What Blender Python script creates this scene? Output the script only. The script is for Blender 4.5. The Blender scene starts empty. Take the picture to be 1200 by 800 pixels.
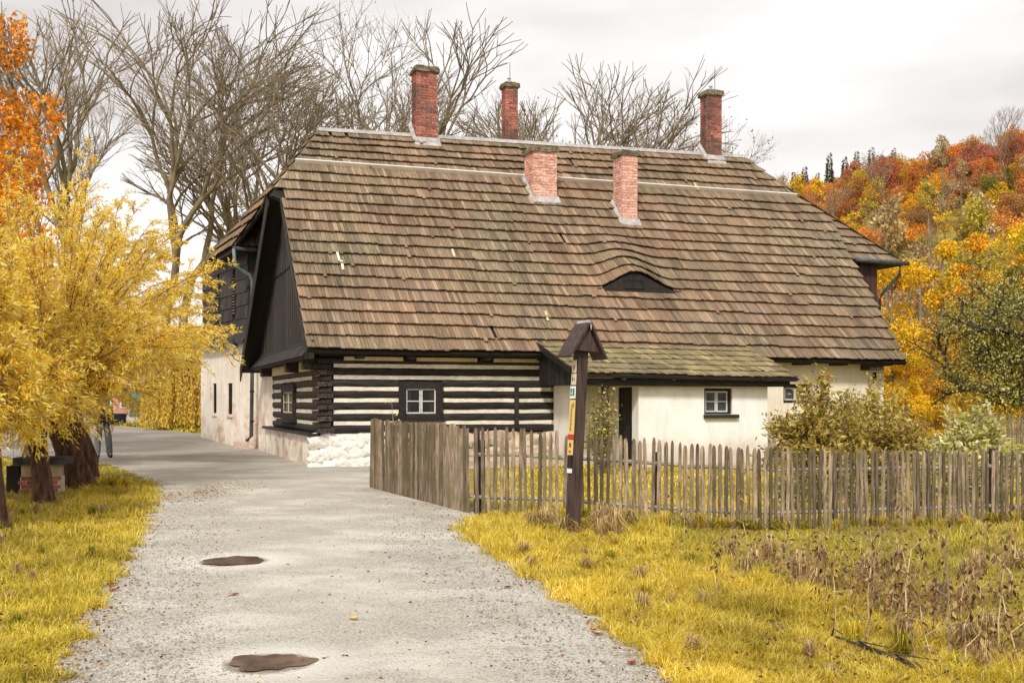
import bpy, bmesh, math, random
import numpy as np
from mathutils import Vector, Matrix
R = math.radians
random.seed(7); RNG = np.random.default_rng(7)
SC = bpy.context.scene; COL = SC.collection

# ------------------------------------------------------------------ camera
cam = bpy.data.cameras.new('camera'); camo = bpy.data.objects.new('camera', cam); COL.objects.link(camo)
cam.lens = 40; cam.sensor_width = 36; cam.shift_y = 70/1200; cam.clip_end = 3000; cam.clip_start = .1
camo.location = (0, 0, 1.6); camo.rotation_euler = (R(90), 0, 0); SC.camera = camo
# ------------------------------------------------------------------ sky and sun (overcast)
SUN_EL, SUN_AZ = 42, 190
w = bpy.data.worlds.new('World'); SC.world = w; w.use_nodes = True
nt = w.node_tree; bg = nt.nodes['Background']
sky = nt.nodes.new('ShaderNodeTexSky'); sky.sky_type = 'NISHITA'; sky.sun_disc = False
sky.sun_elevation = R(SUN_EL); sky.sun_rotation = R(SUN_AZ); sky.dust_density = 4
tc = nt.nodes.new('ShaderNodeTexCoord'); mp = nt.nodes.new('ShaderNodeMapping'); mp.inputs['Scale'].default_value = (1.6, 1.6, 5)
nz = nt.nodes.new('ShaderNodeTexNoise'); nz.inputs['Scale'].default_value = 1.3; nz.inputs['Detail'].default_value = 5; nz.inputs['Roughness'].default_value = .5
rp = nt.nodes.new('ShaderNodeValToRGB')
rp.color_ramp.elements[0].position = .36; rp.color_ramp.elements[0].color = (3.75, 3.5, 3.36, 1)
rp.color_ramp.elements[1].position = .60; rp.color_ramp.elements[1].color = (5.7, 5.5, 5.35, 1)
mx = nt.nodes.new('ShaderNodeMix'); mx.data_type = 'RGBA'; mx.inputs[0].default_value = .94
nt.links.new(tc.outputs['Generated'], mp.inputs[0]); nt.links.new(mp.outputs[0], nz.inputs['Vector'])
nt.links.new(nz.outputs['Fac'], rp.inputs[0]); nt.links.new(sky.outputs[0], mx.inputs[6]); nt.links.new(rp.outputs[0], mx.inputs[7])
nt.links.new(mx.outputs[2], bg.inputs['Color']); bg.inputs['Strength'].default_value = .1
sl = bpy.data.lights.new('sun', 'SUN'); sl.energy = 1.5; sl.angle = R(8); sl.color = (1, .94, .85)
so = bpy.data.objects.new('sun', sl); COL.objects.link(so); so.location = (-5, -10, 20)
az = R(SUN_AZ); d = Vector((math.sin(az)*math.cos(R(SUN_EL)), math.cos(az)*math.cos(R(SUN_EL)), math.sin(R(SUN_EL))))
so.rotation_euler = (-d).to_track_quat('-Z', 'Y').to_euler()
SC.view_settings.view_transform = 'Standard'; SC.view_settings.look = 'None'; SC.view_settings.gamma = 1
SC.view_settings.exposure = 1.08

# ------------------------------------------------------------------ helpers
def tag(o, label=None, cat=None, group=None, kind=None):
    if label: o['label'] = label
    if cat: o['category'] = cat
    if group: o['group'] = group
    if kind: o['kind'] = kind
    return o
def empty(name, loc=(0, 0, 0), rz=0, label=None, cat=None, group=None):
    o = bpy.data.objects.new(name, None); COL.objects.link(o); o.location = loc; o.rotation_euler = (0, 0, rz); o.empty_display_size = .2
    return tag(o, label, cat, group)
def link(name, me, parent=None, mat=None):
    o = bpy.data.objects.new(name, me); COL.objects.link(o)
    if mat and not me.materials: me.materials.append(mat)
    if parent: o.parent = parent
    return o
def smooth(me): me.polygons.foreach_set('use_smooth', [True]*len(me.polygons))
def copy_tree(o, parent=None):
    c = o.copy(); COL.objects.link(c)
    if parent: c.parent = parent
    for ch in [x for x in KIDS.get(o.name, [])]:
        k = copy_tree(ch, c)
        KIDS.setdefault(c.name, []).append(k)
    return c
KIDS = {}
def kid(parent, o):
    KIDS.setdefault(parent.name, []).append(o); return o

class MB:
    def __init__(s): s.v = []; s.f = []; s.fm = []
    def quad(s, a, b, c, d_, m=0):
        n = len(s.v); s.v += [tuple(a), tuple(b), tuple(c), tuple(d_)]; s.f.append((n, n+1, n+2, n+3)); s.fm.append(m)
    def poly(s, pts, m=0):
        n = len(s.v); s.v += [tuple(p) for p in pts]; s.f.append(tuple(range(n, n+len(pts)))); s.fm.append(m)
    def hexa(s, P, m=0):        # 8 corners: bottom 0-3 ccw from above, top 4-7
        n = len(s.v); s.v += [tuple(p) for p in P]
        for q in ((3, 2, 1, 0), (4, 5, 6, 7), (0, 1, 5, 4), (1, 2, 6, 5), (2, 3, 7, 6), (3, 0, 4, 7)):
            s.f.append(tuple(n+i for i in q)); s.fm.append(m)
    def box(s, c, sz, M=None, m=0):
        x, y, z = sz[0]/2, sz[1]/2, sz[2]/2
        P = [Vector((a, b, cc)) for cc in (-z, z) for a, b in ((-x, -y), (x, -y), (x, y), (-x, y))]
        c = Vector(c)
        s.hexa([(M @ p if M else p)+c for p in P], m)
    def lohi(s, a, b, m=0): s.box([(a[i]+b[i])/2 for i in range(3)], [abs(b[i]-a[i]) for i in range(3)], None, m)
    def prism(s, pts, off, m=0):    # planar polygon extruded by vector off
        n = len(s.v); k = len(pts); off = Vector(off)
        s.v += [tuple(p) for p in pts] + [tuple(Vector(p)+off) for p in pts]
        s.f.append(tuple(range(n+k-1, n-1, -1))); s.f.append(tuple(range(n+k, n+2*k))); s.fm += [m, m]
        for i in range(k):
            j = (i+1) % k; s.f.append((n+i, n+j, n+k+j, n+k+i)); s.fm.append(m)
    def tube(s, pts, rad, n=8, cap=True, m=0):
        rings = []
        for i, p in enumerate(pts):
            p = Vector(p); a = Vector(pts[max(i-1, 0)]); b = Vector(pts[min(i+1, len(pts)-1)])
            t = (b-a).normalized(); x = t.cross(Vector((0, 0, 1)))
            if x.length < .1: x = t.cross(Vector((1, 0, 0)))
            x.normalize(); y = t.cross(x); r = rad[i] if isinstance(rad, (list, tuple)) else rad
            base = len(s.v); rings.append(base)
            for k in range(n):
                an = 2*math.pi*k/n; s.v.append(tuple(p+(x*math.cos(an)+y*math.sin(an))*r))
        for i in range(len(rings)-1):
            for k in range(n):
                a, b = rings[i]+k, rings[i]+(k+1) % n
                s.f.append((a, rings[i+1]+k, rings[i+1]+(k+1) % n, b)); s.fm.append(m)
        if cap:
            s.f.append(tuple(rings[0]+k for k in range(n))); s.f.append(tuple(rings[-1]+k for k in reversed(range(n)))); s.fm += [m, m]
    def lathe(s, prof, c=(0, 0, 0), n=12, m=0):
        base = len(s.v); c = Vector(c)
        for r, z in prof:
            for k in range(n):
                a = 2*math.pi*k/n; s.v.append((c.x+r*math.cos(a), c.y+r*math.sin(a), c.z+z))
        for i in range(len(prof)-1):
            for k in range(n):
                a, b = base+i*n+k, base+i*n+(k+1) % n; s.f.append((a, b, b+n, a+n)); s.fm.append(m)
        s.f.append(tuple(base+k for k in reversed(range(n)))); s.f.append(tuple(base+(len(prof)-1)*n+k for k in range(n))); s.fm += [m, m]
    def mesh(s, name):
        me = bpy.data.meshes.new(name); me.from_pydata(s.v, [], s.f)
        if any(s.fm): me.polygons.foreach_set('material_index', s.fm)
        return me
    def build(s, name, mat, parent=None, sm=False):
        me = s.mesh(name)
        for m in (mat if isinstance(mat, (list, tuple)) else [mat]): me.materials.append(m)
        if sm: smooth(me)
        return link(name, me, parent)

def np_mesh(name, V, F, mat=None):     # V (n,3), F (m,k)
    me = bpy.data.meshes.new(name); k = F.shape[1]
    me.vertices.add(len(V)); me.vertices.foreach_set('co', V.astype(np.float32).ravel())
    me.loops.add(F.size); me.loops.foreach_set('vertex_index', F.astype(np.int32).ravel())
    me.polygons.add(len(F)); me.polygons.foreach_set('loop_start', np.arange(0, F.size, k, dtype=np.int32))
    me.update(calc_edges=True)
    if mat: me.materials.append(mat)
    return me
def unit(a): return a/np.maximum(np.linalg.norm(a, axis=-1, keepdims=True), 1e-9)
def leaf_mesh(name, pos, ax, L, W, mat, seed=1):
    g = np.random.default_rng(seed); n = len(pos)
    ax = unit(ax); rnd = unit(g.normal(size=(n, 3))); side = unit(np.cross(ax, rnd)); L = np.broadcast_to(L, (n,))[:, None]; W = np.broadcast_to(W, (n,))[:, None]
    nrm = np.cross(ax, side)
    V = np.empty((n, 4, 3)); V[:, 0] = pos; V[:, 1] = pos+ax*L*.45+side*W*.5+nrm*W*.12; V[:, 2] = pos+ax*L; V[:, 3] = pos+ax*L*.45-side*W*.5+nrm*W*.12
    return np_mesh(name, V.reshape(-1, 3), np.arange(n*4).reshape(n, 4), mat)
def seg_mesh(name, S, mat, n=4):    # S rows: p0(3) p1(3) r0 r1
    S = np.asarray(S, float); p0, p1, r0, r1 = S[:, :3], S[:, 3:6], S[:, 6:7], S[:, 7:8]
    t = unit(p1-p0); ref = np.where(np.abs(t[:, 2:3]) > .9, np.array([[1., 0, 0]]), np.array([[0, 0, 1.]])); x = unit(np.cross(t, ref)); y = np.cross(t, x)
    m = len(S); V = np.empty((m, 2*n, 3))
    for k in range(n):
        a = 2*math.pi*k/n; o = x*math.cos(a)+y*math.sin(a)
        V[:, k] = p0-t*r0*.3+o*r0; V[:, n+k] = p1+o*r1
    F = []
    for k in range(n): F.append([k, (k+1) % n, n+(k+1) % n, n+k])
    F = (np.arange(m)[:, None, None]*2*n+np.array(F)[None]).reshape(-1, 4)
    me = np_mesh(name, V.reshape(-1, 3), F, mat); smooth(me); return me

# ------------------------------------------------------------------ materials
def nn(t, typ, **k):
    n = t.nodes.new(typ)
    for a, b in k.items():
        if hasattr(n, a): setattr(n, a, b)
        else: n.inputs[a.replace('_', ' ')].default_value = b
    return n
def mixc(t, fac, a, b, blend='MIX'):
    m = t.nodes.new('ShaderNodeMix'); m.data_type = 'RGBA'; m.blend_type = blend
    for i, x in ((0, fac), (6, a), (7, b)):
        if isinstance(x, bpy.types.NodeSocket): t.links.new(x, m.inputs[i])
        else: m.inputs[i].default_value = x if i == 0 else (*x[:3], 1)
    return m.outputs[2]
def math_(t, op, a, b=0., clamp=False):
    m = t.nodes.new('ShaderNodeMath'); m.operation = op; m.use_clamp = clamp
    for i, x in ((0, a), (1, b)):
        if isinstance(x, bpy.types.NodeSocket): t.links.new(x, m.inputs[i])
        else: m.inputs[i].default_value = x
    return m.outputs[0]
def ramp(t, fac, pts):
    r = t.nodes.new('ShaderNodeValToRGB'); e = r.color_ramp.elements
    while len(e) < len(pts): e.new(.5)
    for el, (p, c) in zip(e, pts):
        el.position = p; el.color = (*c, 1) if isinstance(c, (tuple, list)) else (c, c, c, 1)
    t.links.new(fac, r.inputs[0]); return r.outputs[0]
HOUSE_ROT = math.atan2(.331, .944)
def coords(t, rot=0., scale=(1, 1, 1)):
    """world position turned into the frame of the thing (houses stand at an angle), then scaled"""
    g = t.nodes.new('ShaderNodeNewGeometry'); r = t.nodes.new('ShaderNodeVectorRotate'); r.rotation_type = 'Z_AXIS'; r.inputs['Angle'].default_value = -rot
    m = t.nodes.new('ShaderNodeVectorMath'); m.operation = 'MULTIPLY'; m.inputs[1].default_value = scale
    t.links.new(g.outputs['Position'], r.inputs['Vector']); t.links.new(r.outputs[0], m.inputs[0]); return m.outputs[0]
def noise(t, vec, scale=1., detail=4., rough=.55, dist=0.):
    n = nn(t, 'ShaderNodeTexNoise'); n.inputs['Scale'].default_value = scale; n.inputs['Detail'].default_value = detail; n.inputs['Roughness'].default_value = rough; n.inputs['Distortion'].default_value = dist
    t.links.new(vec, n.inputs['Vector']); return n.outputs['Fac']
def rnd_socket(t):
    oi = t.nodes.new('ShaderNodeObjectInfo'); ge = t.nodes.new('ShaderNodeNewGeometry')
    return math_(t, 'FRACT', math_(t, 'ADD', oi.outputs['Random'], ge.outputs['Random Per Island']))
def newmat(name):
    m = bpy.data.materials.new(name); m.use_nodes = True; t = m.node_tree; return m, t, t.nodes['Principled BSDF']
def bump(t, b, h, strength=.4, dist=.02):
    n = t.nodes.new('ShaderNodeBump'); n.inputs['Strength'].default_value = strength; n.inputs['Distance'].default_value = dist
    t.links.new(h, n.inputs['Height']); t.links.new(n.outputs[0], b.inputs['Normal'])
def mk(name, c1, c2, scale=(8, 8, 8), rot=0., var=.3, bs=.4, bd=.01, rough=.8, c3=None, big=(.6, .6, .6), metal=0., lo=.35, hi=.65, spec=.3):
    """noise streaks between c1 and c2, a second colour c3 in broad patches, each piece a little lighter or darker"""
    m, t, b = newmat(name)
    f = noise(t, coords(t, rot, scale), 1, 5, .6)
    col = ramp(t, f, [(lo, c1), (hi, c2)])
    if c3: col = mixc(t, ramp(t, noise(t, coords(t, rot, big), 1, 3, .5), [(.42, 0.), (.62, .8)]), col, c3)
    if var:
        v = math_(t, 'ADD', math_(t, 'MULTIPLY', rnd_socket(t), 2*var), 1-var)
        cb = nn(t, 'ShaderNodeCombineColor'); [t.links.new(v, cb.inputs[i]) for i in range(3)]
        col = mixc(t, 1., col, cb.outputs[0], 'MULTIPLY')
    t.links.new(col, b.inputs['Base Color']); b.inputs['Roughness'].default_value = rough; b.inputs['Metallic'].default_value = metal
    b.inputs['Specular IOR Level'].default_value = spec
    if bs: bump(t, b, f, bs, bd)
    return m
H = HOUSE_ROT
M = {}
def shingle_mat(name, a, b_, red, moss, mossw, thr=.6):
    m, t, b = newmat(name)
    streak = noise(t, coords(t, H, (55, 4, 4)), 1, 5, .65)
    rs = rnd_socket(t)
    col = ramp(t, streak, [(.3, a), (.7, b_)])
    col = mixc(t, ramp(t, noise(t, coords(t, H, (.35, .45, .45)), 1, 4, .6), [(.4, 0.), (.65, .75)]), col, red)
    grey = tuple(sum(a)/3*1.25+x*.0 for x in a)
    col = mixc(t, ramp(t, noise(t, coords(t, H, (.8, .5, .5)), 1.3, 3, .6), [(.5, 0.), (.7, .55)]), col, (.21, .17, .13))
    col = mixc(t, math_(t, 'MULTIPLY', ramp(t, noise(t, coords(t, H, (2.2, 3, 3)), 1.6, 5, .7), [(thr, 0.), (thr+.12, 1.)]), mossw), col, moss)
    col = mixc(t, 1., col, ramp(t, noise(t, coords(t, H, (1.1, .35, .35)), 1, 5, .65), [(.32, .66), (.5, .95), (.7, 1.08)]), 'MULTIPLY')
    v = ramp(t, rs, [(0., .6), (.3, .88), (.7, 1.04), (.94, 1.22), (1., 1.6)])
    col = mixc(t, 1., col, v, 'MULTIPLY')
    t.links.new(col, b.inputs['Base Color']); b.inputs['Roughness'].default_value = .82; b.inputs['Specular IOR Level'].default_value = .25
    bump(t, b, streak, .6, .012); return m
M['shingle'] = shingle_mat('weathered_shingle', (.11, .082, .05), (.37, .285, .18), (.27, .165, .105), (.24, .20, .08), .5, .58)
M['moss_shingle'] = shingle_mat('mossy_shingle', (.16, .125, .07), (.36, .29, .17), (.28, .22, .11), (.36, .31, .11), .75, .52)
M['under'] = mk('dark_under_boarding', (.012, .01, .009), (.03, .024, .02), (4, 30, 4), H, 0)
M['blackwood'] = mk('black_tarred_wood', (.006, .0055, .006), (.028, .024, .024), (40, 40, 3), H, .45, .6, .01, .6)
M['board'] = mk('dark_stained_board', (.012, .010, .011), (.045, .036, .036), (45, 45, 2.5), H, .5, .7, .01, .6)
M['log'] = mk('black_hewn_log', (.006, .0055, .005), (.06, .052, .045), (3, 3, 45), H, .3, .9, .015, .7, lo=.38, hi=.82)
M['logend'] = mk('sawn_log_end', (.012, .009, .008), (.075, .055, .045), (25, 25, 25), H, .4, .6, .01, .8)
M['chink'] = mk('limewashed_chinking', (.62, .56, .45), (.84, .80, .70), (8, 8, 30), H, .08, .4, .008, .9)
M['stone'] = mk('limewashed_stone', (.50, .46, .39), (.88, .86, .80), (11, 11, 11), H, .08, 1., .05, .9, lo=.25, hi=.5)
M['lintel'] = mk('cream_lime_infill', (.55, .42, .20), (.74, .62, .38), (5, 5, 5), H, 0, .3)
M['rail'] = mk('mossy_rail', (.16, .13, .09), (.42, .40, .32), (14, 14, 14), 0, .2, .6, .01, .9)
M['lead'] = mk('zinc_flashing', (.34, .32, .31), (.54, .52, .50), (5, 5, 5), H, 0, .2, .004, .45, metal=.3)
M['strip'] = mk('pale_metal_strip', (.66, .64, .62), (.82, .80, .78), (5, 5, 5), H, 0, .1, .004, .5)
M['copper'] = mk('verdigris_downpipe', (.09, .13, .115), (.19, .25, .225), (6, 6, 2), 0, 0, .2, .004, .5)
M['pipe'] = mk('dark_painted_downpipe', (.03, .04, .045), (.07, .08, .085), (6, 6, 2), 0, 0, .1, .004, .4)
M['iron'] = mk('black_iron', (.012, .012, .013), (.03, .03, .03), (20, 20, 20), 0, 0, .2, .003, .45)
M['frame_dark'] = mk('dark_window_frame', (.014, .011, .010), (.035, .028, .025), (20, 20, 20), H, .2)
M['frame_white'] = mk('pale_painted_sash', (.50, .50, .48), (.70, .70, .66), (20, 20, 20), H, .1)
M['curtain'] = mk('net_curtain', (.45, .45, .44), (.72, .72, .70), (60, 60, 3), H, 0)
M['redcurtain'] = mk('faded_curtain', (.16, .09, .07), (.34, .22, .17), (60, 60, 3), H, 0)
M['mortar'] = mk('pale_lime_mortar', (.62, .53, .46), (.82, .75, .68), (15, 15, 15), H, 0, .6, .01, .9)
M['mortar_red'] = mk('dirty_mortar', (.42, .30, .25), (.66, .54, .46), (15, 15, 15), H, 0, .6, .01, .9)
M['brick_pale'] = mk('limewashed_brick', (.55, .22, .15), (.78, .52, .44), (14, 14, 22), H, .22, .5, .01, .9, lo=.4, hi=.6)
M['brick_red'] = mk('old_red_brick', (.24, .07, .05), (.50, .20, .145), (14, 14, 22), H, .35, .5, .01, .9, c3=(.08, .05, .045), big=(.9, .9, 1.1))
M['cap'] = mk('mossy_concrete_cap', (.08, .065, .045), (.24, .20, .13), (9, 9, 9), H, .2, .9, .03, .95)
M['picket'] = mk('weathered_picket', (.08, .056, .038), (.37, .28, .20), (30, 30, 3.5), 0, .5, .8, .01, .9, c3=(.15, .125, .07), big=(2.5, 2.5, 4))
M['post'] = mk('brown_stained_post', (.030, .018, .016), (.085, .055, .048), (30, 30, 2), 0, .1, .6, .01, .6)
M['bark'] = mk('willow_bark', (.035, .018, .012), (.16, .085, .055), (14, 14, 3), 0, 0, 1., .05, .95)
M['barebark'] = mk('bare_tree_bark', (.15, .12, .07), (.32, .26, .17), (3, 3, 1), 0, .0, .4, .03, .95)
M['twig'] = mk('reddish_twig', (.20, .09, .05), (.34, .18, .10), (9, 9, 9), 0, 0, 0)
M['darkbark'] = mk('dark_bark', (.022, .018, .014), (.08, .065, .05), (8, 8, 3), 0, 0, .8, .03, .95)
M['tip'] = mk('bare_twig_brown', (.19, .15, .105), (.32, .26, .18), (3, 3, 3), 0, 0, 0)
M['dirt'] = mk('bare_earth', (.10, .07, .045), (.22, .16, .10), (6, 6, 6), 0, 0, .6, .02, .95)
def solid(name, c, rough=.6, metal=0.):
    m, t, b = newmat(name); b.inputs['Base Color'].default_value = (*c, 1); b.inputs['Roughness'].default_value = rough; b.inputs['Metallic'].default_value = metal
    return m
def leafmat(name, c1, c2, c3, trans=.35, objcol=False, var=.35):
    m, t, b = newmat(name); t.nodes.remove(b); out = t.nodes['Material Output']
    rs = rnd_socket(t) ; ge = t.nodes.new('ShaderNodeNewGeometry')
    col = ramp(t, ge.outputs['Random Per Island'], [(.05, c1), (.5, c2), (.95, c3)])
    if objcol:
        oi = t.nodes.new('ShaderNodeObjectInfo'); col = mixc(t, 1., col, oi.outputs['Color'], 'MULTIPLY')
    pn = noise(t, coords(t, 0, (.7, .7, .7)), 1.2, 3, .5)
    col = mixc(t, 1., col, ramp(t, pn, [(.3, (1-var,)*3), (.7, (1+var*.5,)*3)]), 'MULTIPLY')
    d_ = t.nodes.new('ShaderNodeBsdfDiffuse'); tr = t.nodes.new('ShaderNodeBsdfTranslucent'); ms = t.nodes.new('ShaderNodeMixShader'); ms.inputs[0].default_value = trans
    t.links.new(col, d_.inputs[0]); t.links.new(col, tr.inputs[0]); t.links.new(d_.outputs[0], ms.inputs[1]); t.links.new(tr.outputs[0], ms.inputs[2]); t.links.new(ms.outputs[0], out.inputs[0])
    return m
M['willow'] = leafmat('yellow_willow_leaf', (.72, .42, .03), (.96, .76, .08), (1., .90, .40), .5, False, .2)
M['leaf'] = leafmat('autumn_leaf', (.55, .5, .45), (.85, .85, .8), (1.1, 1.15, 1.1), .3, True)
M['needle'] = leafmat('conifer_needles', (.07, .07, .02), (.11, .115, .035), (.16, .15, .05), .1)
M['shrubleaf'] = leafmat('shrub_leaf', (.24, .18, .03), (.46, .36, .07), (.70, .58, .22), .3)
M['shrubtip'] = leafmat('reddish_shrub_leaf', (.36, .17, .09), (.50, .27, .16), (.50, .40, .12), .3)
M['paleleaf'] = leafmat('pale_shrub_leaf', (.40, .36, .08), (.66, .60, .20), (.86, .82, .52), .3)
M['appleleaf'] = leafmat('apple_leaf', (.14, .13, .025), (.34, .31, .06), (.62, .56, .24), .25)
M['grass'] = leafmat('yellowing_grass_blade', (.48, .34, .03), (.82, .62, .06), (.95, .82, .25), .35, var=.4)
M['grassgreen'] = leafmat('olive_grass_blade', (.20, .20, .02), (.50, .43, .04), (.84, .68, .13), .35, var=.5)
M['straw'] = leafmat('dry_straw', (.36, .22, .10), (.62, .45, .20), (.80, .66, .38), .25)
M['deadleaf'] = leafmat('dead_leaf', (.07, .04, .025), (.22, .13, .075), (.48, .32, .15), .15)
M['litter'] = leafmat('fallen_leaf', (.12, .06, .035), (.24, .12, .06), (.48, .30, .10), .1)
# ------------------------------------------------------------------ ground and road
CX, CY = -4.6, 27.3                       # near corner of the log house
E1 = Vector((math.cos(H), math.sin(H), 0)); E2 = Vector((-math.sin(H), math.cos(H), 0))
def w2l(x, y, z=0): d_ = Vector((x-CX, y-CY, 0)); return Vector((d_.dot(E1), d_.dot(E2), z))
def sstep(a, b, x): t = np.clip((x-a)/(b-a), 0, 1); return t*t*(3-2*t)
def ground_h(x, y):
    x = np.asarray(x, float); y = np.asarray(y, float)
    h = -.22*sstep(-.3, 4.5, x)*sstep(26, 18, y) + .26*sstep(38.5, 46, y)*sstep(6, -6, x)
    hill = sstep(58, 215, y)*(16.5+.29*np.clip(x, 0, 160))*sstep(-20, 45, x)
    hill = hill+sstep(60, 200, y)*sstep(0, 60, x)*2.*np.sin(x*.07+1)*np.cos(y*.05)
    return h+hill
LE = [(2, -1.5), (6.46, -2.66), (8.5, -3.22), (12.5, -4.22), (16, -5.1), (19.4, -6.07), (21.5, -6.75), (23.7, -7.73), (28.4, -10), (32, -14), (45, -25), (60, -34), (75, -44)]
RE = [(2, 2.5), (6.46, 1.06), (8.2, .70), (10.7, .10), (13.8, -.62), (15.9, -.5), (16.4, -.55), (20.9, -2.3), (27, -2.0), (29, -2.0), (39, -8.5), (44, -11.5), (50, -14.5), (58, -19), (66, -24), (75, -30)]
def road_l(y): return np.interp(y, [a for a, _ in LE], [b for _, b in LE])
def road_r(y): return np.interp(y, [a for a, _ in RE], [b for _, b in RE])
def wob(y, k=0.): return .06*np.sin(y*5.1+k)+.05*np.sin(y*11.7+2*k)+.035*np.sin(y*23.3+k*3)

xs = np.concatenate([[-900, -300, -120], np.arange(-60, 120, 2.), np.arange(120, 260, 7), [320, 500, 900]]); ys = np.concatenate([[-60, -20, -5], np.arange(0, 60, 1.5), np.arange(60, 260, 5), [300, 400, 700, 1500]])
X, Y = np.meshgrid(xs, ys); Z = ground_h(X, Y); V = np.stack([X, Y, Z], -1).reshape(-1, 3)
nx = len(xs); ii = (np.arange(len(ys)-1)[:, None]*nx+np.arange(nx-1)[None]).ravel()
m, t, b = newmat('grassy_earth')
c = coords(t, 0); n1 = noise(t, c, 1.1, 5, .65); n2 = noise(t, c, 28, 4, .7)
col = ramp(t, n1, [(.3, (.20, .16, .03)), (.5, (.38, .29, .04)), (.7, (.52, .39, .06))]); col = mixc(t, 1., col, ramp(t, n2, [(.3, .45), (.7, 1.25)]), 'MULTIPLY')
t.links.new(col, b.inputs['Base Color']); b.inputs['Roughness'].default_value = .95; bump(t, b, n2, .8, .05); M['earth'] = m
me = np_mesh('ground', V, np.stack([ii, ii+1, ii+nx+1, ii+nx], -1), m); smooth(me); tag(link('ground', me), kind='structure')

m, t, b = newmat('pale_gravel')
c = coords(t, 0); fine = noise(t, c, 55, 5, .8); mid = noise(t, c, 9, 5, .7); big = noise(t, coords(t, 0, (.8, 1.0, 1)), 1, 6, .7, .3)
vo = t.nodes.new('ShaderNodeTexVoronoi'); vo.inputs['Scale'].default_value = 42; t.links.new(c, vo.inputs['Vector'])
col = ramp(t, fine, [(.36, (.09, .085, .065)), (.45, (.42, .39, .33)), (.60, (.62, .58, .495))])
col = mixc(t, ramp(t, big, [(.45, 0.), (.64, .6)]), col, (.76, .73, .65))
col = mixc(t, ramp(t, noise(t, coords(t, 0, (.35, .35, 1)), 1.7, 4, .6), [(.50, 0.), (.68, .4)]), col, (.33, .30, .25))
col = mixc(t, ramp(t, noise(t, c, 30, 3, .9), [(.60, 0.), (.66, .75)]), col, (.12, .11, .09))
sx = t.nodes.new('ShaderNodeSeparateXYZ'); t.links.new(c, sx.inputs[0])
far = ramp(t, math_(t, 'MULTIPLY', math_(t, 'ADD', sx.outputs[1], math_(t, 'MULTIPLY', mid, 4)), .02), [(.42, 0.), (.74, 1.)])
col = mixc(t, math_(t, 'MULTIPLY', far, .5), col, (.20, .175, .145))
for (pcx, pcy, pr) in ((-2.74, 11.2, .42), (-1.46, 6.83, .34)):
    pv = t.nodes.new('ShaderNodeVectorMath'); pv.operation = 'DISTANCE'; t.links.new(c, pv.inputs[0]); pv.inputs[1].default_value = (pcx, pcy, 0)
    col = mixc(t, ramp(t, math_(t, 'ADD', math_(t, 'MULTIPLY', pv.outputs['Value'], 1/(pr*3.2)), math_(t, 'MULTIPLY', mid, .22)), [(.38, .9), (.72, 0.)]), col, (.74, .71, .64))
    col = mixc(t, ramp(t, math_(t, 'ADD', math_(t, 'MULTIPLY', pv.outputs['Value'], 1/pr), math_(t, 'MULTIPLY', math_(t, 'ADD', mid, fine), .35)), [(1.12, .85), (1.26, 0.)] if False else [(.0, 0.), (1., 0.)]), col, (.2, .16, .12))
    wet = t.nodes.new('ShaderNodeMapRange'); wet.inputs['From Min'].default_value = 1.22; wet.inputs['From Max'].default_value = 1.42; wet.inputs['To Min'].default_value = .85; wet.inputs['To Max'].default_value = 0
    t.links.new(math_(t, 'ADD', math_(t, 'MULTIPLY', pv.outputs['Value'], 1/(pr*.86)), math_(t, 'MULTIPLY', math_(t, 'ADD', mid, fine), .4)), wet.inputs['Value']); col = mixc(t, wet.outputs[0], col, (.24, .19, .145))
t.links.new(col, b.inputs['Base Color']); b.inputs['Roughness'].default_value = .9
bump(t, b, math_(t, 'ADD', fine, vo.outputs['Distance']), .75, .02); M['gravel'] = m
yy = np.concatenate([np.arange(2, 30, .12), np.arange(30, 75, .5)]); cols = 14; V = []
for y in yy:
    a = road_l(y)+wob(y); bb = road_r(y)+(wob(y, 2) if y < 15.5 else 0)
    x = np.linspace(a, bb, cols); V.append(np.stack([x, np.full(cols, y), ground_h(x, np.full(cols, y))+.012+.02*np.sin(np.linspace(0, math.pi, cols))], -1))
V = np.concatenate(V); ii = (np.arange(len(yy)-1)[:, None]*cols+np.arange(cols-1)[None]).ravel()
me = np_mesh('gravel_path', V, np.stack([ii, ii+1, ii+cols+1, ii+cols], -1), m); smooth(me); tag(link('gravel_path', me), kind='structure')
def road_z(x, y):
    a, bb = road_l(y), road_r(y); return float(ground_h(x, y))+.012+.02*math.sin(math.pi*min(max((x-a)/(bb-a), 0), 1))
# puddles: real shallow water sheets with ragged rims
m, t, b = newmat('muddy_puddle_water'); c = coords(t, 0)
col = ramp(t, noise(t, c, 6, 4, .6), [(.35, (.13, .085, .06)), (.65, (.22, .155, .115))]); t.links.new(col, b.inputs['Base Color']); b.inputs['Roughness'].default_value = .03; b.inputs['Specular IOR Level'].default_value = .9
bump(t, b, noise(t, c, 25, 3), .03, .01); M['puddle'] = m
M['silt'] = mk('dried_silt_rim', (.60, .57, .50), (.74, .71, .65), (25, 25, 25), 0, 0, .6, .01, .9)
def blob(cx, cy, rx, ry, dz, seed, amp=.16, n=90):
    r = random.Random(seed); ph = [r.uniform(0, 6.3) for _ in range(9)]; pts = []
    for i in range(n):
        a = 2*math.pi*i/n; k = 1+r.uniform(-.018, .018)+sum(amp/(1+q*.55)*math.sin((q+2)*a+ph[q]) for q in range(9))*.6
        x, y = cx+rx*k*math.cos(a), cy+ry*k*math.sin(a); pts.append((x, y, road_z(cx, cy)+dz))
    return pts
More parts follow.
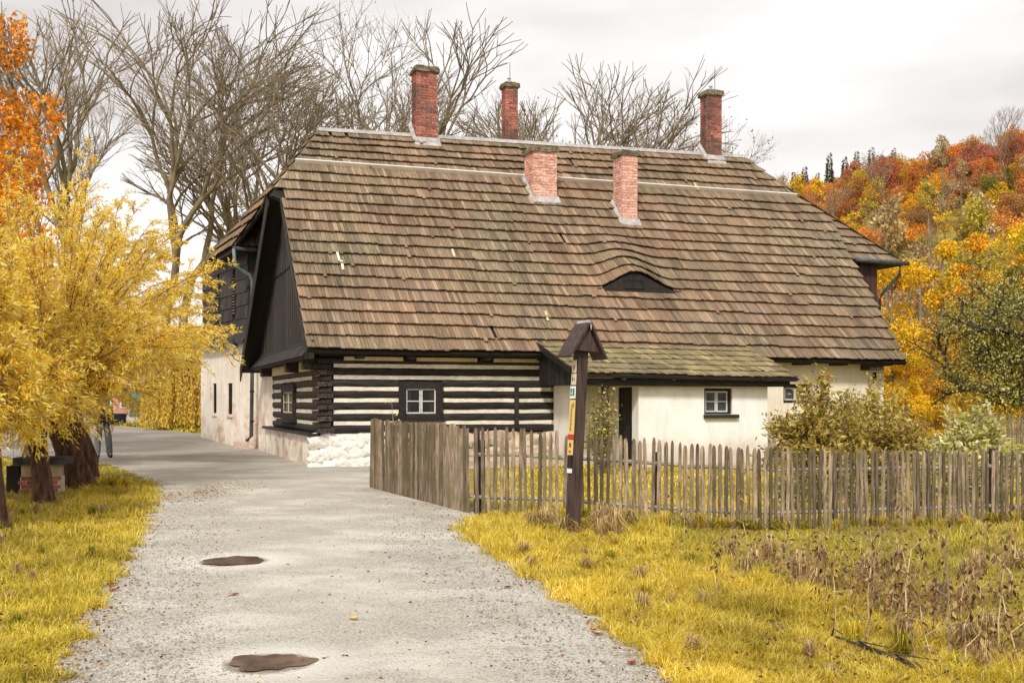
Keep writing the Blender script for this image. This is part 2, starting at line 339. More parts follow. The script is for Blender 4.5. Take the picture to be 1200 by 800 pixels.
for i, (cx, cy, rx, ry, lab) in enumerate(((-2.74, 11.2, .275, .34, 'oval brown puddle on the gravel path, the farther one towards the house'), (-1.46, 6.84, .215, .24, 'ragged brown puddle on the gravel path, the nearest one'))):
    mb = MB(); mb.poly(blob(cx, cy, rx, ry, .007, i+3, .14 if i == 0 else .26, 160)); tag(mb.build('puddle', M['puddle']), lab, 'puddle', 'puddles on the gravel path')

# ------------------------------------------------------------------ the house
house = empty('log_house', (CX, CY, 0), H, 'long log and limewashed stone house with a big brown shingle roof', 'house')
def hp(name, mb, mat, parent=None, sm=False): return mb.build(name, mat, parent or house, sm)
def xz_wall(L, Ht, holes, th, z0=0., jit=None):
    """wall standing on the x axis from 0..L, front face at y=0, thickness th behind it (+y), with real openings"""
    mb = MB(); gx = sorted(set([0, L]+[h[0] for h in holes]+[h[1] for h in holes])); gz = sorted(set([z0, Ht]+[h[2] for h in holes]+[h[3] for h in holes]))
    def solidc(i, k):
        cx, cz = (gx[i]+gx[i+1])/2, (gz[k]+gz[k+1])/2; return not any(a < cx < b_ and c_ < cz < d_ for a, b_, c_, d_ in holes)
    for i in range(len(gx)-1):
        for k in range(len(gz)-1):
            if not solidc(i, k): continue
            a, b_, c_, d_ = gx[i], gx[i+1], gz[k], gz[k+1]
            mb.quad((a, 0, c_), (b_, 0, c_), (b_, 0, d_), (a, 0, d_)); mb.quad((b_, th, c_), (a, th, c_), (a, th, d_), (b_, th, d_))
            if i == 0 or not solidc(i-1, k): mb.quad((a, th, c_), (a, 0, c_), (a, 0, d_), (a, th, d_))
            if i == len(gx)-2 or not solidc(i+1, k): mb.quad((b_, 0, c_), (b_, th, c_), (b_, th, d_), (b_, 0, d_))
            if k == 0 or not solidc(i, k-1): mb.quad((a, th, c_), (b_, th, c_), (b_, 0, c_), (a, 0, c_))
            if k == len(gz)-2 or not solidc(i, k+1): mb.quad((a, 0, d_), (b_, 0, d_), (b_, th, d_), (a, th, d_))
    return mb
def plaster(name, base, base2, peel=0., peelc=(.50, .25, .14), base_dirt=0.):
    m, t, b = newmat(name); c = coords(t, 0); col = ramp(t, noise(t, c, 1.4, 5, .6), [(.35, base), (.65, base2)]); col = mixc(t, 1., col, ramp(t, noise(t, coords(t, 0, (3, 3, .5)), 1.2, 5, .65), [(.3, .84), (.55, 1.)]), 'MULTIPLY')
    sx = t.nodes.new('ShaderNodeSeparateXYZ'); t.links.new(c, sx.inputs[0])
    if peel:
        f = noise(t, coords(t, 0, (.9, .9, 1.1)), 1.3, 6, .68)
        low = math_(t, 'SUBTRACT', 1., math_(t, 'MULTIPLY', sx.outputs[2], .42), True)
        k = math_(t, 'ADD', f, math_(t, 'MULTIPLY', low, peel))
        col = mixc(t, ramp(t, k, [(.60, 0.), (.66, .55), (.78, .65)]), col, peelc)
        col = mixc(t, ramp(t, k, [(.70, 0.), (.72, .7)]), col, (.42, .33, .26))
    if base_dirt:
        k = math_(t, 'SUBTRACT', math_(t, 'ADD', noise(t, c, 3, 4), .25), sx.outputs[2], True); col = mixc(t, math_(t, 'MULTIPLY', k, base_dirt), col, (.40, .27, .18))
    t.links.new(col, b.inputs['Base Color']); b.inputs['Roughness'].default_value = .92; b.inputs['Specular IOR Level'].default_value = .15; bump(t, b, noise(t, c, 9, 6, .7), .5, .02); return m
M['plaster'] = plaster('white_lime_plaster', (.84, .82, .77), (.92, .90, .86), 0, base_dirt=.8)
M['cream'] = plaster('cream_lime_plaster', (.76, .69, .56), (.85, .79, .67), 0, base_dirt=.5)
M['peeling'] = plaster('peeling_pinkish_plaster', (.76, .68, .58), (.86, .81, .72), .135, (.62, .42, .31), .4)
M['plinthp'] = plaster('worn_limewashed_plinth', (.78, .72, .64), (.88, .85, .79), .15, (.66, .50, .38), .3)

def glass_mat():
    m, t, b = newmat('window_glass'); b.inputs['Base Color'].default_value = (.015, .018, .02, 1); b.inputs['Roughness'].default_value = .06; b.inputs['Alpha'].default_value = .45; b.inputs['Specular IOR Level'].default_value = .5; return m
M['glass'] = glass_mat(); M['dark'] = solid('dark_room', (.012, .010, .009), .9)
def window(parent, M4, W, Hh, fw=.10, cols=2, rows=2, fr='frame_dark', sash='frame_white', curt='curtain', depth=.10, label=None):
    """window in its own x-z frame: x 0..W, z 0..Hh, y grows into the wall"""
    mb = MB(); o = mb
    for a, b_ in (((0, 0, 0), (fw, depth, Hh)), ((W-fw, 0, 0), (W, depth, Hh)), ((fw, 0, Hh-fw), (W-fw, depth, Hh)), ((fw, 0, 0), (W-fw, depth, fw*.8))): mb.lohi(a, b_)
    f = mb.build('window', M[fr], parent); f.matrix_local = M4
    if label: f['label'] = label
    iw = W-2*fw; cw = iw/cols; z0, z1 = fw*.8, Hh-fw
    for c in range(cols):
        a = fw+c*cw+.006; b_ = fw+(c+1)*cw-.006; s = .035; mb = MB()
        y0, y1 = depth*.35, depth*.7
        for p, q in (((a, y0, z0), (a+s, y1, z1)), ((b_-s, y0, z0), (b_, y1, z1)), ((a+s, y0, z1-s), (b_-s, y1, z1)), ((a+s, y0, z0), (b_-s, y1, z0+s))): mb.lohi(p, q)
        for r in range(1, rows):
            zz = z0+(z1-z0)*r/rows; mb.lohi((a+s, y0+.006, zz-.011), (b_-s, y1-.006, zz+.011))
        mb.build('sash', M[sash], f)
        mb = MB(); mb.lohi((a+s, y0+.012, z0+s), (b_-s, y0+.018, z1-s)); mb.build('pane', M['glass'], f)
        if curt:
            mb = MB(); n = 14; w_ = (b_-a-2*s)*(.35 if curt == 'redcurtain' else 1); xa = a+s if c == 0 else b_-s-w_
            for i in range(n):
                x0, x1 = xa+w_*i/n, xa+w_*(i+1)/n; ya, yb = depth*.8+.012*math.sin(i*1.3), depth*.8+.012*math.sin((i+1)*1.3); mb.quad((x0, ya, z0+.02), (x1, yb, z0+.02), (x1, yb, z1), (x0, ya, z1))
            mb.build('curtain', M[curt], f)
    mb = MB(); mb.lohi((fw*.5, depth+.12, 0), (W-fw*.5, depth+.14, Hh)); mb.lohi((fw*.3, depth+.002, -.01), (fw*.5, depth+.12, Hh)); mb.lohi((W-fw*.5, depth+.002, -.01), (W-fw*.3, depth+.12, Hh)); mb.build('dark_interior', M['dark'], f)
    return f
def frame(o, ux, uy): # matrix from origin, x axis and inward y axis (unit, in house frame)
    ux, uy = Vector(ux), Vector(uy); return Matrix.Translation(o) @ Matrix((ux, uy, Vector((0, 0, 1)))).transposed().to_4x4()

PL = .83                                   # top of the plinth
LOGT = 2.50
# front log wall: window hole u 1.92..3.03, z 1.16..2.08
def log_obj(name, a, b_, r0, r1, axis, mat, seed, inset=0.):
    """hewn log between a and b_ along house axis 'u' or 'v', heights r0..r1, face at v=0 or u=0"""
    L = b_-a; n = max(4, int(L/.25)); g = random.Random(seed); mb = MB(); rings = []; hh = r1-r0
    for i in range(n+1):
        x = L*i/n; d0 = g.uniform(-.012, .012); d1 = g.uniform(-.008, .008); d2 = g.uniform(-.008, .008)
        prof = [(.22, -hh/2), (-.01+d0, -hh/2+.012+d1), (-.045+d0, -hh*.28+d1), (-.055+d0, 0), (-.045+d0, hh*.28+d2), (-.01+d0, hh/2-.012+d2), (.22, hh/2)]
        base = len(mb.v); rings.append(base); mb.v += [(x, y, z) for y, z in prof]
    for i in range(n):
        for k in range(6): mb.f.append((rings[i]+k, rings[i+1]+k, rings[i+1]+k+1, rings[i]+k+1)[::-1]); mb.fm.append(0)
    mb.f.append(tuple(rings[0]+k for k in range(7))); mb.f.append(tuple(rings[-1]+k for k in reversed(range(7)))); mb.fm += [0, 0]
    o = mb.build(name, mat, house)
    if axis == 'u': o.location = (a, inset, (r0+r1)/2)
    else: o.location = (inset, b_, (r0+r1)/2); o.rotation_euler = (0, 0, -math.pi/2)
    return o
courses = []; z = PL; nlog = 6; step = (LOGT-PL)/nlog
def split(a, b_, z0, z1, holes):
    out = [(a, b_)]
    for h0, h1, hz0, hz1 in holes:
        if z1 > hz0+.04 and z0 < hz1-.04:
            nw = []
            for p, q in out:
                if h1 <= p or h0 >= q: nw.append((p, q)); continue
                if h0-p > .05: nw.append((p, h0))
                if q-h1 > .05: nw.append((h1, q))
            out = nw
    return out
FW = (1.92, 3.03, 1.16, 2.08); SW = (3.7, 6.1, 1.10, 2.08)
k = 0
for axis, a, b_, hole in (('u', 0.02, 6.0, FW), ('v', 0.02, 8.35, SW)):
    mid = [4.98] if axis == 'u' else []
    for i in range(nlog+1):
        z0 = PL+i*step+.0; z1 = z0+step*.71
        if i == nlog: z1 = LOGT+.17
        off = .0 if axis == 'u' else .06
        for p, q in split(a, b_, z0+off*0, z1, [hole]):
            log_obj('log', p, q, z0, z1, axis, M['log'], k); k += 1
        if i < nlog:
            for p, q in split(a+(.30 if axis == 'u' else .1), b_-.05, z1, z0+step, [hole]):
                mb = MB(); n = max(3, int((q-p)/.3)); g = random.Random(k+500); pr = None
                for j in range(n+1):
                    x = p+(q-p)*j/n; zz0 = z1-.008+g.uniform(-.006, .006); zz1 = z0+step+.008+g.uniform(-.006, .006); yy_ = -.008+g.uniform(-.006, .006)
                    cur = [(x, yy_, zz0), (x, yy_, zz1)] if axis == 'u' else [(yy_, x, zz0), (yy_, x, zz1)]
                    if pr: (mb.quad(pr[0], cur[0], cur[1], pr[1]) if axis == 'u' else mb.quad(cur[0], pr[0], pr[1], cur[1]))
                    pr = cur
                hp('chinking', mb, M['chink']); k += 1
mb = MB(); mb.lohi((.05, .05, PL), (6.0, .24, 2.7)); mb.lohi((.05, .24, PL), (.24, 8.4, 2.7))
# core wall behind the logs, opened at the windows
mb = MB(); q = xz_wall(5.9, 2.75, [(FW[0]-.02, FW[1]-.08, FW[2], FW[3])], .2, PL); q = q.build('wall_core', M['under'], house); q.location = (.06, .035, 0)
q = xz_wall(8.3, 2.75, [(8.4-SW[1], 8.4-SW[0], SW[2], SW[3])], .2, PL).build('wall_core', M['under'], house); q.location = (.035, 8.4, 0); q.rotation_euler = (0, 0, -math.pi/2)
# corner joint: crossing log ends, alternately from either wall
for i in range(nlog*2+1):
    z0 = PL+i*step/2; g = random.Random(i+40)
    mb = MB()
    if i % 2: mb.lohi((-.16+g.uniform(-.02, .02), -.07, z0+.01), (.05, .14, z0+step/2-.012)); mb.lohi((.0, -.085, z0+.012), (.26+g.uniform(-.04, .04), -.0, z0+step/2-.02))
    else: mb.lohi((-.085, -.15+g.uniform(-.02, .02), z0+.01), (.13, .05, z0+step/2-.012)); mb.lohi((.13, -.075, z0+.01), (.31+g.uniform(-.04, .04), -.01, z0+step/2-.01))
    hp('log_end', mb, M['logend'])
mb = MB(); mb.lohi((4.93, -.075, PL+.1), (5.03, .01, 2.1)); hp('wall_post', mb, M['log'])
mb = MB(); mb.tube([(.46, -.02, 2.33), (.46, -.10, 2.33)], .055, 12); hp('vent_pipe', mb, M['dark']); mb = MB(); mb.tube([(.46, -.01, 2.33), (.46, -.085, 2.33)], .075, 12); hp('vent_collar', mb, M['logend'])
# plate, beam ends and yellow infill under the eave
mb = MB(); mb.lohi((-.05, -.13, 2.50+.18), (6.05, .1, 2.80)); hp('eave_beam', mb, M['log'])
for p, q in ((.55, 2.0), (2.35, 3.9), (4.35, 5.7)):
    mb = MB(); mb.lohi((p, -.16, 2.585), (q, -.06, 2.675)); hp('infill', mb, M['lintel'])
mb = MB(); mb.lohi((-.13, .2, 2.66), (.1, 8.5, 2.82)); hp('eave_beam', mb, M['log'])
for p, q in ((.75, 2.6), (3.6, 7.9)):
    mb = MB(); mb.lohi((-.115, p, 2.36), (-.03, q, 2.6)); hp('infill', mb, M['lintel'])
for v in (.25, 3.0, 8.25):
    mb = MB(); mb.lohi((-.42, v-.11, 2.36), (.0, v+.11, 2.66)); hp('beam_end', mb, M['logend'])
for u in (.9, 2.15, 4.1, 5.6):
    mb = MB(); mb.lohi((u-.10, -.42, 2.62), (u+.10, .0, 2.78)); hp('beam_end', mb, M['logend'])
window(house, frame((FW[0], -.10, FW[2]), (1, 0, 0), (0, 1, 0)), FW[1]-FW[0], FW[3]-FW[2], .17, 2, 2, curt='redcurtain', depth=.14)
mb = MB(); mb.lohi((FW[0]-.05, -.17, FW[2]-.07), (FW[1]+.05, .02, FW[2]-.005)); hp('sill', mb, M['frame_dark'])
window(house, frame((-.10, SW[1], SW[2]), (0, -1, 0), (1, 0, 0)), SW[1]-SW[0], SW[3]-SW[2], .22, 2, 2, curt='curtain', depth=.12)
mb = MB(); mb.lohi((-.22, SW[0]-.1, SW[2]-.08), (.02, SW[1]+.1, SW[2]-.006)); hp('sill', mb, M['frame_dark'])
mb = MB(); mb.lohi((-.30, -.05, PL-.065), (.05, 8.9, PL-.0)); hp('plinth_board', mb, M['board'])
# plinth: plastered on the gable side, whitewashed stones on the front
def rough_slab(nx_, nz_, L, Hh, th, amp, seed):
    g = random.Random(seed); mb = MB(); pt = lambda i, k: (L*i/nx_, g.uniform(-amp, amp), Hh*k/nz_)
    G = [[pt(i, k_) for k_ in range(nz_+1)] for i in range(nx_+1)]
    for i in range(nx_):
        for k_ in range(nz_): mb.quad(G[i][k_], G[i+1][k_], G[i+1][k_+1], G[i][k_+1])
    mb.quad(G[0][nz_], G[nx_][nz_], (L, th, Hh), (0, th, Hh)); mb.quad((0, th, 0), G[0][0], G[0][nz_], (0, th, Hh)); mb.quad(G[nx_][0], (L, th, 0), (L, th, Hh), G[nx_][nz_]); return mb
q = rough_slab(40, 5, 10.2, PL-.07+.3, .4, .018, 3).build('plinth', M['plinthp'], house); q.location = (-.20, 10.3, -.3); q.rotation_euler = (0, 0, -math.pi/2)
mb = MB(); mb.lohi((0, .02, -.5), (1.9, .5, PL-.012)); hp('plinth', mb, M['stone']); mb = MB(); mb.lohi((1.9, .02, -.5), (6.0, .5, PL-.012)); hp('plinth', mb, M['dirt'])
def rock(seed, n=10):
    bm = bmesh.new(); bmesh.ops.create_icosphere(bm, subdivisions=3, radius=1); g = random.Random(seed)
    for v in bm.verts:
        d_ = v.co.copy(); m_ = max(abs(d_.x), abs(d_.y), abs(d_.z)); v.co = d_*(.35+.65/m_*.85)*(1+.13*math.sin(d_.x*5+seed)*math.sin(d_.z*6+seed*2)+g.uniform(-.045, .045))
    me = bpy.data.meshes.new('stone'); bm.to_mesh(me); bm.free(); smooth(me); return me
rocks = [rock(s) for s in range(6)]
for r_ in rocks: r_.materials.append(M['stone'])
M['terrace'] = mk('beige_field_stone', (.40, .30, .22), (.66, .55, .44), (3, 3, 5), H, .12, .8, .03, .9)
rocks2 = [r_.copy() for r_ in rocks]
for r_ in rocks2: r_.materials.clear(); r_.materials.append(M['terrace'])
z = -.12; row = 0
while z < PL-.05:
    hh = (.34, .30, .33)[row % 3]; u = -.22+(.0 if row % 2 else .0); g = random.Random(row+9)
    while u < 5.9:
        wd = g.uniform(.30, .85); o = link('stone', (rocks if u < 1.5 else rocks2)[g.randrange(6)], house); o.location = (u+wd/2, .05+g.uniform(-.015, .015)+.05, z+hh/2+g.uniform(-.05, .05)); o.scale = (wd*.70, .16, hh*.68*g.uniform(.8, 1.2)); o.rotation_euler = (g.uniform(-.2, .2), g.uniform(-.3, .3), g.uniform(-.15, .15)); u += wd*.94
    z += hh*.93; row += 1

# lean-to (white) with porch recess; roof u 5.42..11.3
LT = 2.16
def wall_part(name, L, Ht, holes, th, loc, rz, mat, z0=-.4):
    o = xz_wall(L, Ht, holes, th, z0).build(name, mat, house); o.location = loc; o.rotation_euler = (0, 0, rz); return o
W2 = (8.94, 9.72, 1.28, 1.92)
wall_part('lean_to_wall', 3.55, LT-.05, [(W2[0]-7.17, W2[1]-7.17, W2[2], W2[3])], .3, (7.17, -2.6, 0), 0, M['plaster'])
wall_part('porch_side_wall', 1.09, LT-.05, [(.25, 1.04, -.38, 1.95)], .3, (7.17, -1.2, 0), -math.pi/2, M['plaster'])
wall_part('porch_back_wall', 1.45, LT+.1, [], .3, (6.02, -1.198, 0), 0, M['cream'])
wall_part('pier', 1.14, LT+.05, [], .3, (5.99, -.06, 0), -math.pi/2, M['plaster'])
wall_part('lean_to_end_wall', 2.5, LT, [], .3, (10.722, -2.297, 0), math.pi/2, M['plaster'])
wall_part('front_wall', 10.2, 2.72, [(6.87, 7.8, 1.55, 2.08)], .4, (5.98, .0, 0), 0, M['cream'])
wall_part('end_wall', 10.2, 2.72, [], .4, (16.185, .003, 0), math.pi/2, M['cream'])
window(house, frame((12.85, .1, 1.55), (1, 0, 0), (0, 1, 0)), .93, .53, .1, 2, 1)
mb = MB(); mb.lohi((12.8, .04, 2.082), (13.85, .14, 2.2)); hp('lintel', mb, M['board'])
window(house, frame((W2[0]+.0, -2.53, W2[2]), (1, 0, 0), (0, 1, 0)), W2[1]-W2[0], W2[3]-W2[2], .07, 2, 2, depth=.1)
mb = MB(); mb.lohi((W2[0]-.02, -2.70, W2[2]-.09), (W2[1]+.14, -2.5, W2[2]-.004)); hp('sill', mb, M['frame_dark'])
mb = MB(); mb.lohi((7.20, -2.22, -.1), (7.27, -1.47, 1.94)); q = hp('door', mb, M['blackwood'])
for i in range(5):
    mb = MB(); mb.lohi((7.175, -2.22+i*.15+.006, -.05), (7.205, -2.22+(i+1)*.15-.006, 1.93)); hp('door_board', mb, M['blackwood'], q)
mb = MB(); mb.tube([(7.17, -2.12, .95), (7.12, -2.12, .95), (7.12, -2.02, .95)], .013, 8); hp('door_handle', mb, M['iron'], q)
mb = MB(); mb.lohi((5.45, -2.86, LT-.20), (11.2, -2.68, LT-.03)); hp('porch_beam', mb, M['log'])
mb = MB(); mb.lohi((6.17, -2.80, -.3), (6.31, -2.68, LT-.2)); hp('porch_post', mb, M['post'])
for u in (6.6, 7.9, 9.2, 10.5):
    mb = MB(); mb.lohi((u-.05, -3.02, LT-.06), (u+.05, -2.5, LT+.03)); hp('rafter_end', mb, M['logend'])
# stone footing course under the log front, seen through the fence
mb = MB(); mb.lohi((1.6, -1.3, -.4), (5.9, -.22, .22)); hp('terrace', mb, M['terrace'])
for i in range(4):
    mb = MB(); mb.lohi((9.0+i*.0+.02, -3.0-.0, -.4), (9.0, -2.8, .1))
for u in (12.05, 15.6):
    mb = MB(); mb.lohi((u-.22, -.46, 2.48), (u+.22, .0, 2.70)); hp('beam_end', mb, M['logend'])
for u in (11.2, 13.3, 14.5, 16.0):
    mb = MB(); mb.lohi((u-.17, -.42, 2.60), (u+.17, .0, 2.72)); hp('beam_end', mb, M['logend'])
mb = MB(); mb.lohi((15.8, -.012, 2.12), (15.92, .02, 2.42)); hp('vent', mb, M['dark'])

# ---- roof
VE = -.62
def zE(u): return 2.80-.10*(u/16.5)
def rv(u): return 6.23+.24*np.clip((u-1)/14.3, 0, 1)
def rz_(u): return 9.56+.27*np.clip((u-1)/14.3, 0, 1)
EYE_U, EYE_V = 8.86, 1.339
def bumpf(u, v):
    if v < EYE_V-.07 or v > EYE_V+2.1: return 0.
    du = (u-EYE_U); s = 1.08 if du < 0 else 1.38
    a = max(0, 1-abs(du/s)); sh = (math.cos(math.pi*min(1, abs(du/s)))+1)/2
    return .52*sh*(1-max(0., v-EYE_V)/2.1)**1.3
def PF(u, v):
    z_ = zE(u)+(v-VE)*(rz_(u)-zE(u))/(rv(u)-VE); b_ = bumpf(u, v); return Vector((u, v-b_*.35, z_+b_*.80))
def PFw(u, v): return PF(u, v if v < SV else SV+(v-SV)*(rv(u)-SV)/(6.23-SV))
def vpoly(poly, v):     # u range of a convex polygon at height v
    xs_ = []
    for i in range(len(poly)):
        (u0, v0), (u1, v1) = poly[i], poly[(i+1) % len(poly)]
        if (v0-v)*(v1-v) <= 0 and v0 != v1: xs_.append(u0+(u1-u0)*(v-v0)/(v1-v0))
    return (min(xs_), max(xs_)) if len(xs_) > 1 else None
def shingles(P, poly, vs, wd, nrm, parts, parent, mat, seed, skip=None, lift=.105, thick=.026, over=1.25):
    """courses of split shingles; first len(parts budget) ones are objects of their own, the rest one joined part"""
    g = random.Random(seed); rest = MB(); made = 0; nrm = Vector(nrm)
    for ci in range(len(vs)-1):
        v0, v1 = vs[ci], vs[ci+1]; dv = (v1-v0)*over; rg = vpoly(poly, v0+.02); rg2 = vpoly(poly, min(v0+dv, vs[-1])-.02)
        if not rg: continue
        if not rg2: rg2 = rg
        u = rg[0]; sag = 0; cnt = 0; blk = g.randint(6, 16)
        while u < rg[1]-.02:
            w_ = wd*g.uniform(.75, 1.25); ue = min(u+w_, rg[1]); cnt += 1
            if cnt > blk: cnt = 0; blk = g.randint(6, 18); sag = g.uniform(-.022, .022)
            dd = sag+g.uniform(-.009, .009)
            if g.random() < .012: dd -= g.uniform(.03, .09)
            ll = lift+g.uniform(-.006, .010); 
            if skip and skip(u, v0): u = ue; continue
            f0 = (u-rg[0])/(rg[1]-rg[0]); f1 = (ue-rg[0])/(rg[1]-rg[0])
            ut0 = max(u, rg2[0]) if u < rg2[0] else min(u, rg2[1]); ut1 = max(ue, rg2[0]) if ue < rg2[0] else min(ue, rg2[1])
            if ut1-ut0 < .004: ut0, ut1 = (ut0-.002, ut1+.002)
            if g.random() < .0012: u = ue; continue
            gp = .004; vt = min(v0+dv, vs[-1]+.02)
            if P is PF and v0 < EYE_V-.15 and bumpf(u, EYE_V) > .015: vt = min(vt, EYE_V-.09) if vt > EYE_V-.1 else vt
            A, B_, C_, D_ = P(u+gp, v0+dd), P(ue-gp, v0+dd), P(ut1-gp, vt), P(ut0+gp, vt)
            lo = [A+nrm*(ll-thick), B_+nrm*(ll-thick), C_+nrm*.002, D_+nrm*.002]; hi = [A+nrm*ll, B_+nrm*ll, C_+nrm*.018, D_+nrm*.018]
            if made < parts:
                mb = MB(); mb.hexa([p-A for p in lo]+[p-A for p in hi]); o = mb.build('shingle', mat, parent); o.location = A; made += 1
            else: rest.hexa(lo+hi)
            u = ue
    if rest.v:
        o = rest.build('shingle_courses', mat, parent); o['kind'] = 'stuff'
    return parent
def slab(name, pts3, nrm, th, mat, parent, off=-.01):
    mb = MB(); n_ = Vector(nrm).normalized(); mb.prism([Vector(p)+n_*off for p in pts3], -n_*th); return mb.build(name, mat, parent)
nF = Vector((0, -1, 1)).normalized()
polyF_lo = [(-.42, VE), (16.5, VE), (17.27, 4.05), (17.25, 4.3), (-.36, 4.3), (-.42, 3.7)]
hipL = [(-.74, 3.76), (1.02, 6.23)]
SV = 4.93; lv = [VE+(SV-VE)*i/17 for i in range(18)]
def left_u(v): return -.42 if v < 3.76 else -.74+(v-3.76)*(1.76/2.47)
def right_u(v): return 16.5+(v-VE)*.77/(4.05-VE) if v < 4.05 else 17.27-(v-4.05)*(1.95/2.42)
# boarding under the shingles
roof = MB(); n_ = 24
def PFu(u, v): return PF(u, v)-nF*.03
for i in range(len(lv)*2):
    pass
vv = [VE, 3.76, 3.761, 4.05, SV, 6.4]; G = []
for v in np.linspace(VE, 6.24, 60):
    a, b_ = left_u(min(v, 6.23)), right_u(v); G.append([PFw(a+(b_-a)*j/60, v)-nF*.012 for j in range(61)])
for i in range(59):
    for j in range(60):
        vmid = VE+(6.24-VE)*(i+.5)/59
        roof.quad(G[i][j], G[i][j+1], G[i+1][j+1], G[i+1][j])
for j in range(60): roof.quad(G[0][j]-nF*.1, G[0][j+1]-nF*.1, G[0][j+1], G[0][j])
for i in range(59):
    roof.quad(G[i+1][0]-nF*.1, G[i][0]-nF*.1, G[i][0], G[i+1][0]); roof.quad(G[i][60]-nF*.1, G[i+1][60]-nF*.1, G[i+1][60], G[i][60])
    for j in range(60): roof.quad(G[i][j+1]-nF*.1, G[i][j]-nF*.1, G[i+1][j]-nF*.1, G[i+1][j+1]-nF*.1)
roofo = hp('roof', roof, M['under'])
def poly_from(f0, f1, va, vb, n=40):
    P_ = [(f0(v), v) for v in np.linspace(vb, va, n)]+[(f1(v), v) for v in np.linspace(va, vb, n)]; return P_
def eyeskip(u, v): # nothing grows through the opening
    return False
shingles(PF, poly_from(left_u, right_u, VE-.1, SV+.05), lv, .096, nF, 300, roofo, M['shingle'], 1, eyeskip)
uv_ = [SV+.02+(6.22-SV-.02)*i/5 for i in range(6)]
shingles(PFw, poly_from(left_u, right_u, SV, 6.3), uv_, .096, nF, 0, roofo, M['shingle'], 2)
# metal strip and ridge
mb = MB(); P0, P1 = PF(left_u(SV)+.05, SV), PF(right_u(SV)-.05, SV)
Ux = (P1-P0).normalized()
mb.hexa([P0+nF*.0, P1+nF*.0, P1+Vector((0, .06, .06))+nF*.0, P0+Vector((0, .06, .06)), P0+nF*.15, P1+nF*.15, P1+Vector((0, .05, .05))+nF*.13, P0+Vector((0, .05, .05))+nF*.13])
hp('metal_strip', mb, M['strip'], roofo)
mb = MB()
for j in range(40):
    ua, ub = 1.02+(15.35-1.02)*j/40, 1.02+(15.35-1.02)*(j+1)/40; a, b_ = PF(ua, rv(ua)), PF(ub, rv(ub)); a.z += .05; b_.z += .05; a.y += .0
    mb.hexa([a+Vector((0, -.11, -.07)), b_+Vector((0, -.11, -.07)), b_+Vector((0, .12, -.02)), a+Vector((0, .12, -.02)), a+Vector((0, -.03, .05)), b_+Vector((-.01, -.03, .05)), b_+Vector((-.01, .02, .05)), a+Vector((0, .02, .05))])
hp('ridge_board', mb, M['lead'], roofo)
# left hip, rear slope, right hip
Rl = Vector((1.02, 6.23, 9.56)); Rr = Vector((15.35, 6.47, 9.83)); Ml = PF(-.74, 3.76)
Kp = w2l(-9.3, 38.0, 6.76); Lp = w2l(-11.95, 43.7, 6.76); Qr = Vector((19.0, 2.72, 6.05)); Mr = PF(17.27, 4.05)
def plane_roof(name, pts, mat_s, ex, seed, wd=.11, up=None):
    """closed slab with shingle courses running level across it"""
    pts = [Vector(p) for p in pts]; n_ = (pts[1]-pts[0]).cross(pts[2]-pts[0]).normalized()
    if n_.z < 0: n_ = -n_; pts = pts[::-1]
    o = slab(name, pts, n_, .09, M['under'], house)
    hx = Vector((0, 0, 1)).cross(n_).normalized(); ups = n_.cross(hx).normalized(); o0 = min(pts, key=lambda p: p.z)
    pu = [((p-o0).dot(hx), (p-o0).dot(ups)) for p in pts]; vmin, vmax = min(p[1] for p in pu), max(p[1] for p in pu); k_ = max(1, round((vmax-vmin)/ex))
    shingles(lambda a, b_: o0+hx*a+ups*b_, pu, [vmin+(vmax-vmin)*i/k_ for i in range(k_+1)], wd, n_, 0, o, mat_s, seed); return o
plane_roof('hip_roof', [Rl, Ml, Vector((-.55, 6.5, 7.12))], M['shingle'], .42, 11)
plane_roof('hip_roof', [Rl, Kp, Lp], M['shingle'], .40, 12)
Br = Vector((17.5, 16.6, 6.5))
plane_roof('rear_roof', [Rl, Lp, Br], M['shingle'], .8, 13, .3); plane_roof('rear_roof', [Rl, Br, Rr], M['shingle'], .8, 14, .3)
Rr2 = Rr-nF*.10
plane_roof('side_roof', [Rr-nF*.12, PF(16.2, 2.72)-nF*.12, Qr-nF*.12], M['shingle'], .42, 15)
plane_roof('hip_roof', [Rr, Qr, Vector((19.0, 14, 6.05)), Br], M['shingle'], .8, 16, .3) if False else None
mb = MB(); mb.poly([Rr, Qr, Vector((19, 14, 6.05))]); mb.poly([Rr, Vector((19, 14, 6.05)), Br]); hp('hip_roof', mb, M['shingle'])
# small front-facing return roof of the rear wing with gutter
Np = Kp+Vector((1.8, 0, 0)); plane_roof('rear_wing_roof', [Kp, Np, Vector((.9, 13.1, 8.6)), Vector((.3, 13.1, 8.6))], M['shingle'], .4, 17)
# gable slope of the log part that falls to the rear (its dark soffit and verge face the path)
G0 = Vector((-.74, 4.0, 7.15)); G1 = Vector((-.74, 10.9, 2.66)); nG = Vector((0, 1, 1.5)).normalized()
mb = MB(); th = nG*.16; W_ = Vector((1.6, 0, 0)); mb.hexa([G0-th, G1-th, G1-th+W_, G0-th+W_, G0, G1, G1+W_, G0+W_]); hp('rear_verge', mb, M['under'])
mb = MB(); a, b_ = G0+Vector((-.03, 0, .0)), G1+Vector((-.03, 0, 0)); mb.prism([a+Vector((0, 0, .03)), b_+Vector((0, 0, .03)), b_+Vector((0, -.03, -.42)), a+Vector((0, -.3, -.30))], (.035, 0, 0)); hp('bargeboard', mb, M['under'])
a, b_ = PF(-.44, VE), PF(-.44, 3.72); mb = MB(); mb.prism([a+Vector((-.01, -.02, -.005)), b_+Vector((-.01, 0, -.005)), b_+Vector((-.01, 0, -.22)), a+Vector((-.01, .03, -.20))], (.03, 0, 0)); hp('bargeboard', mb, M['board'])
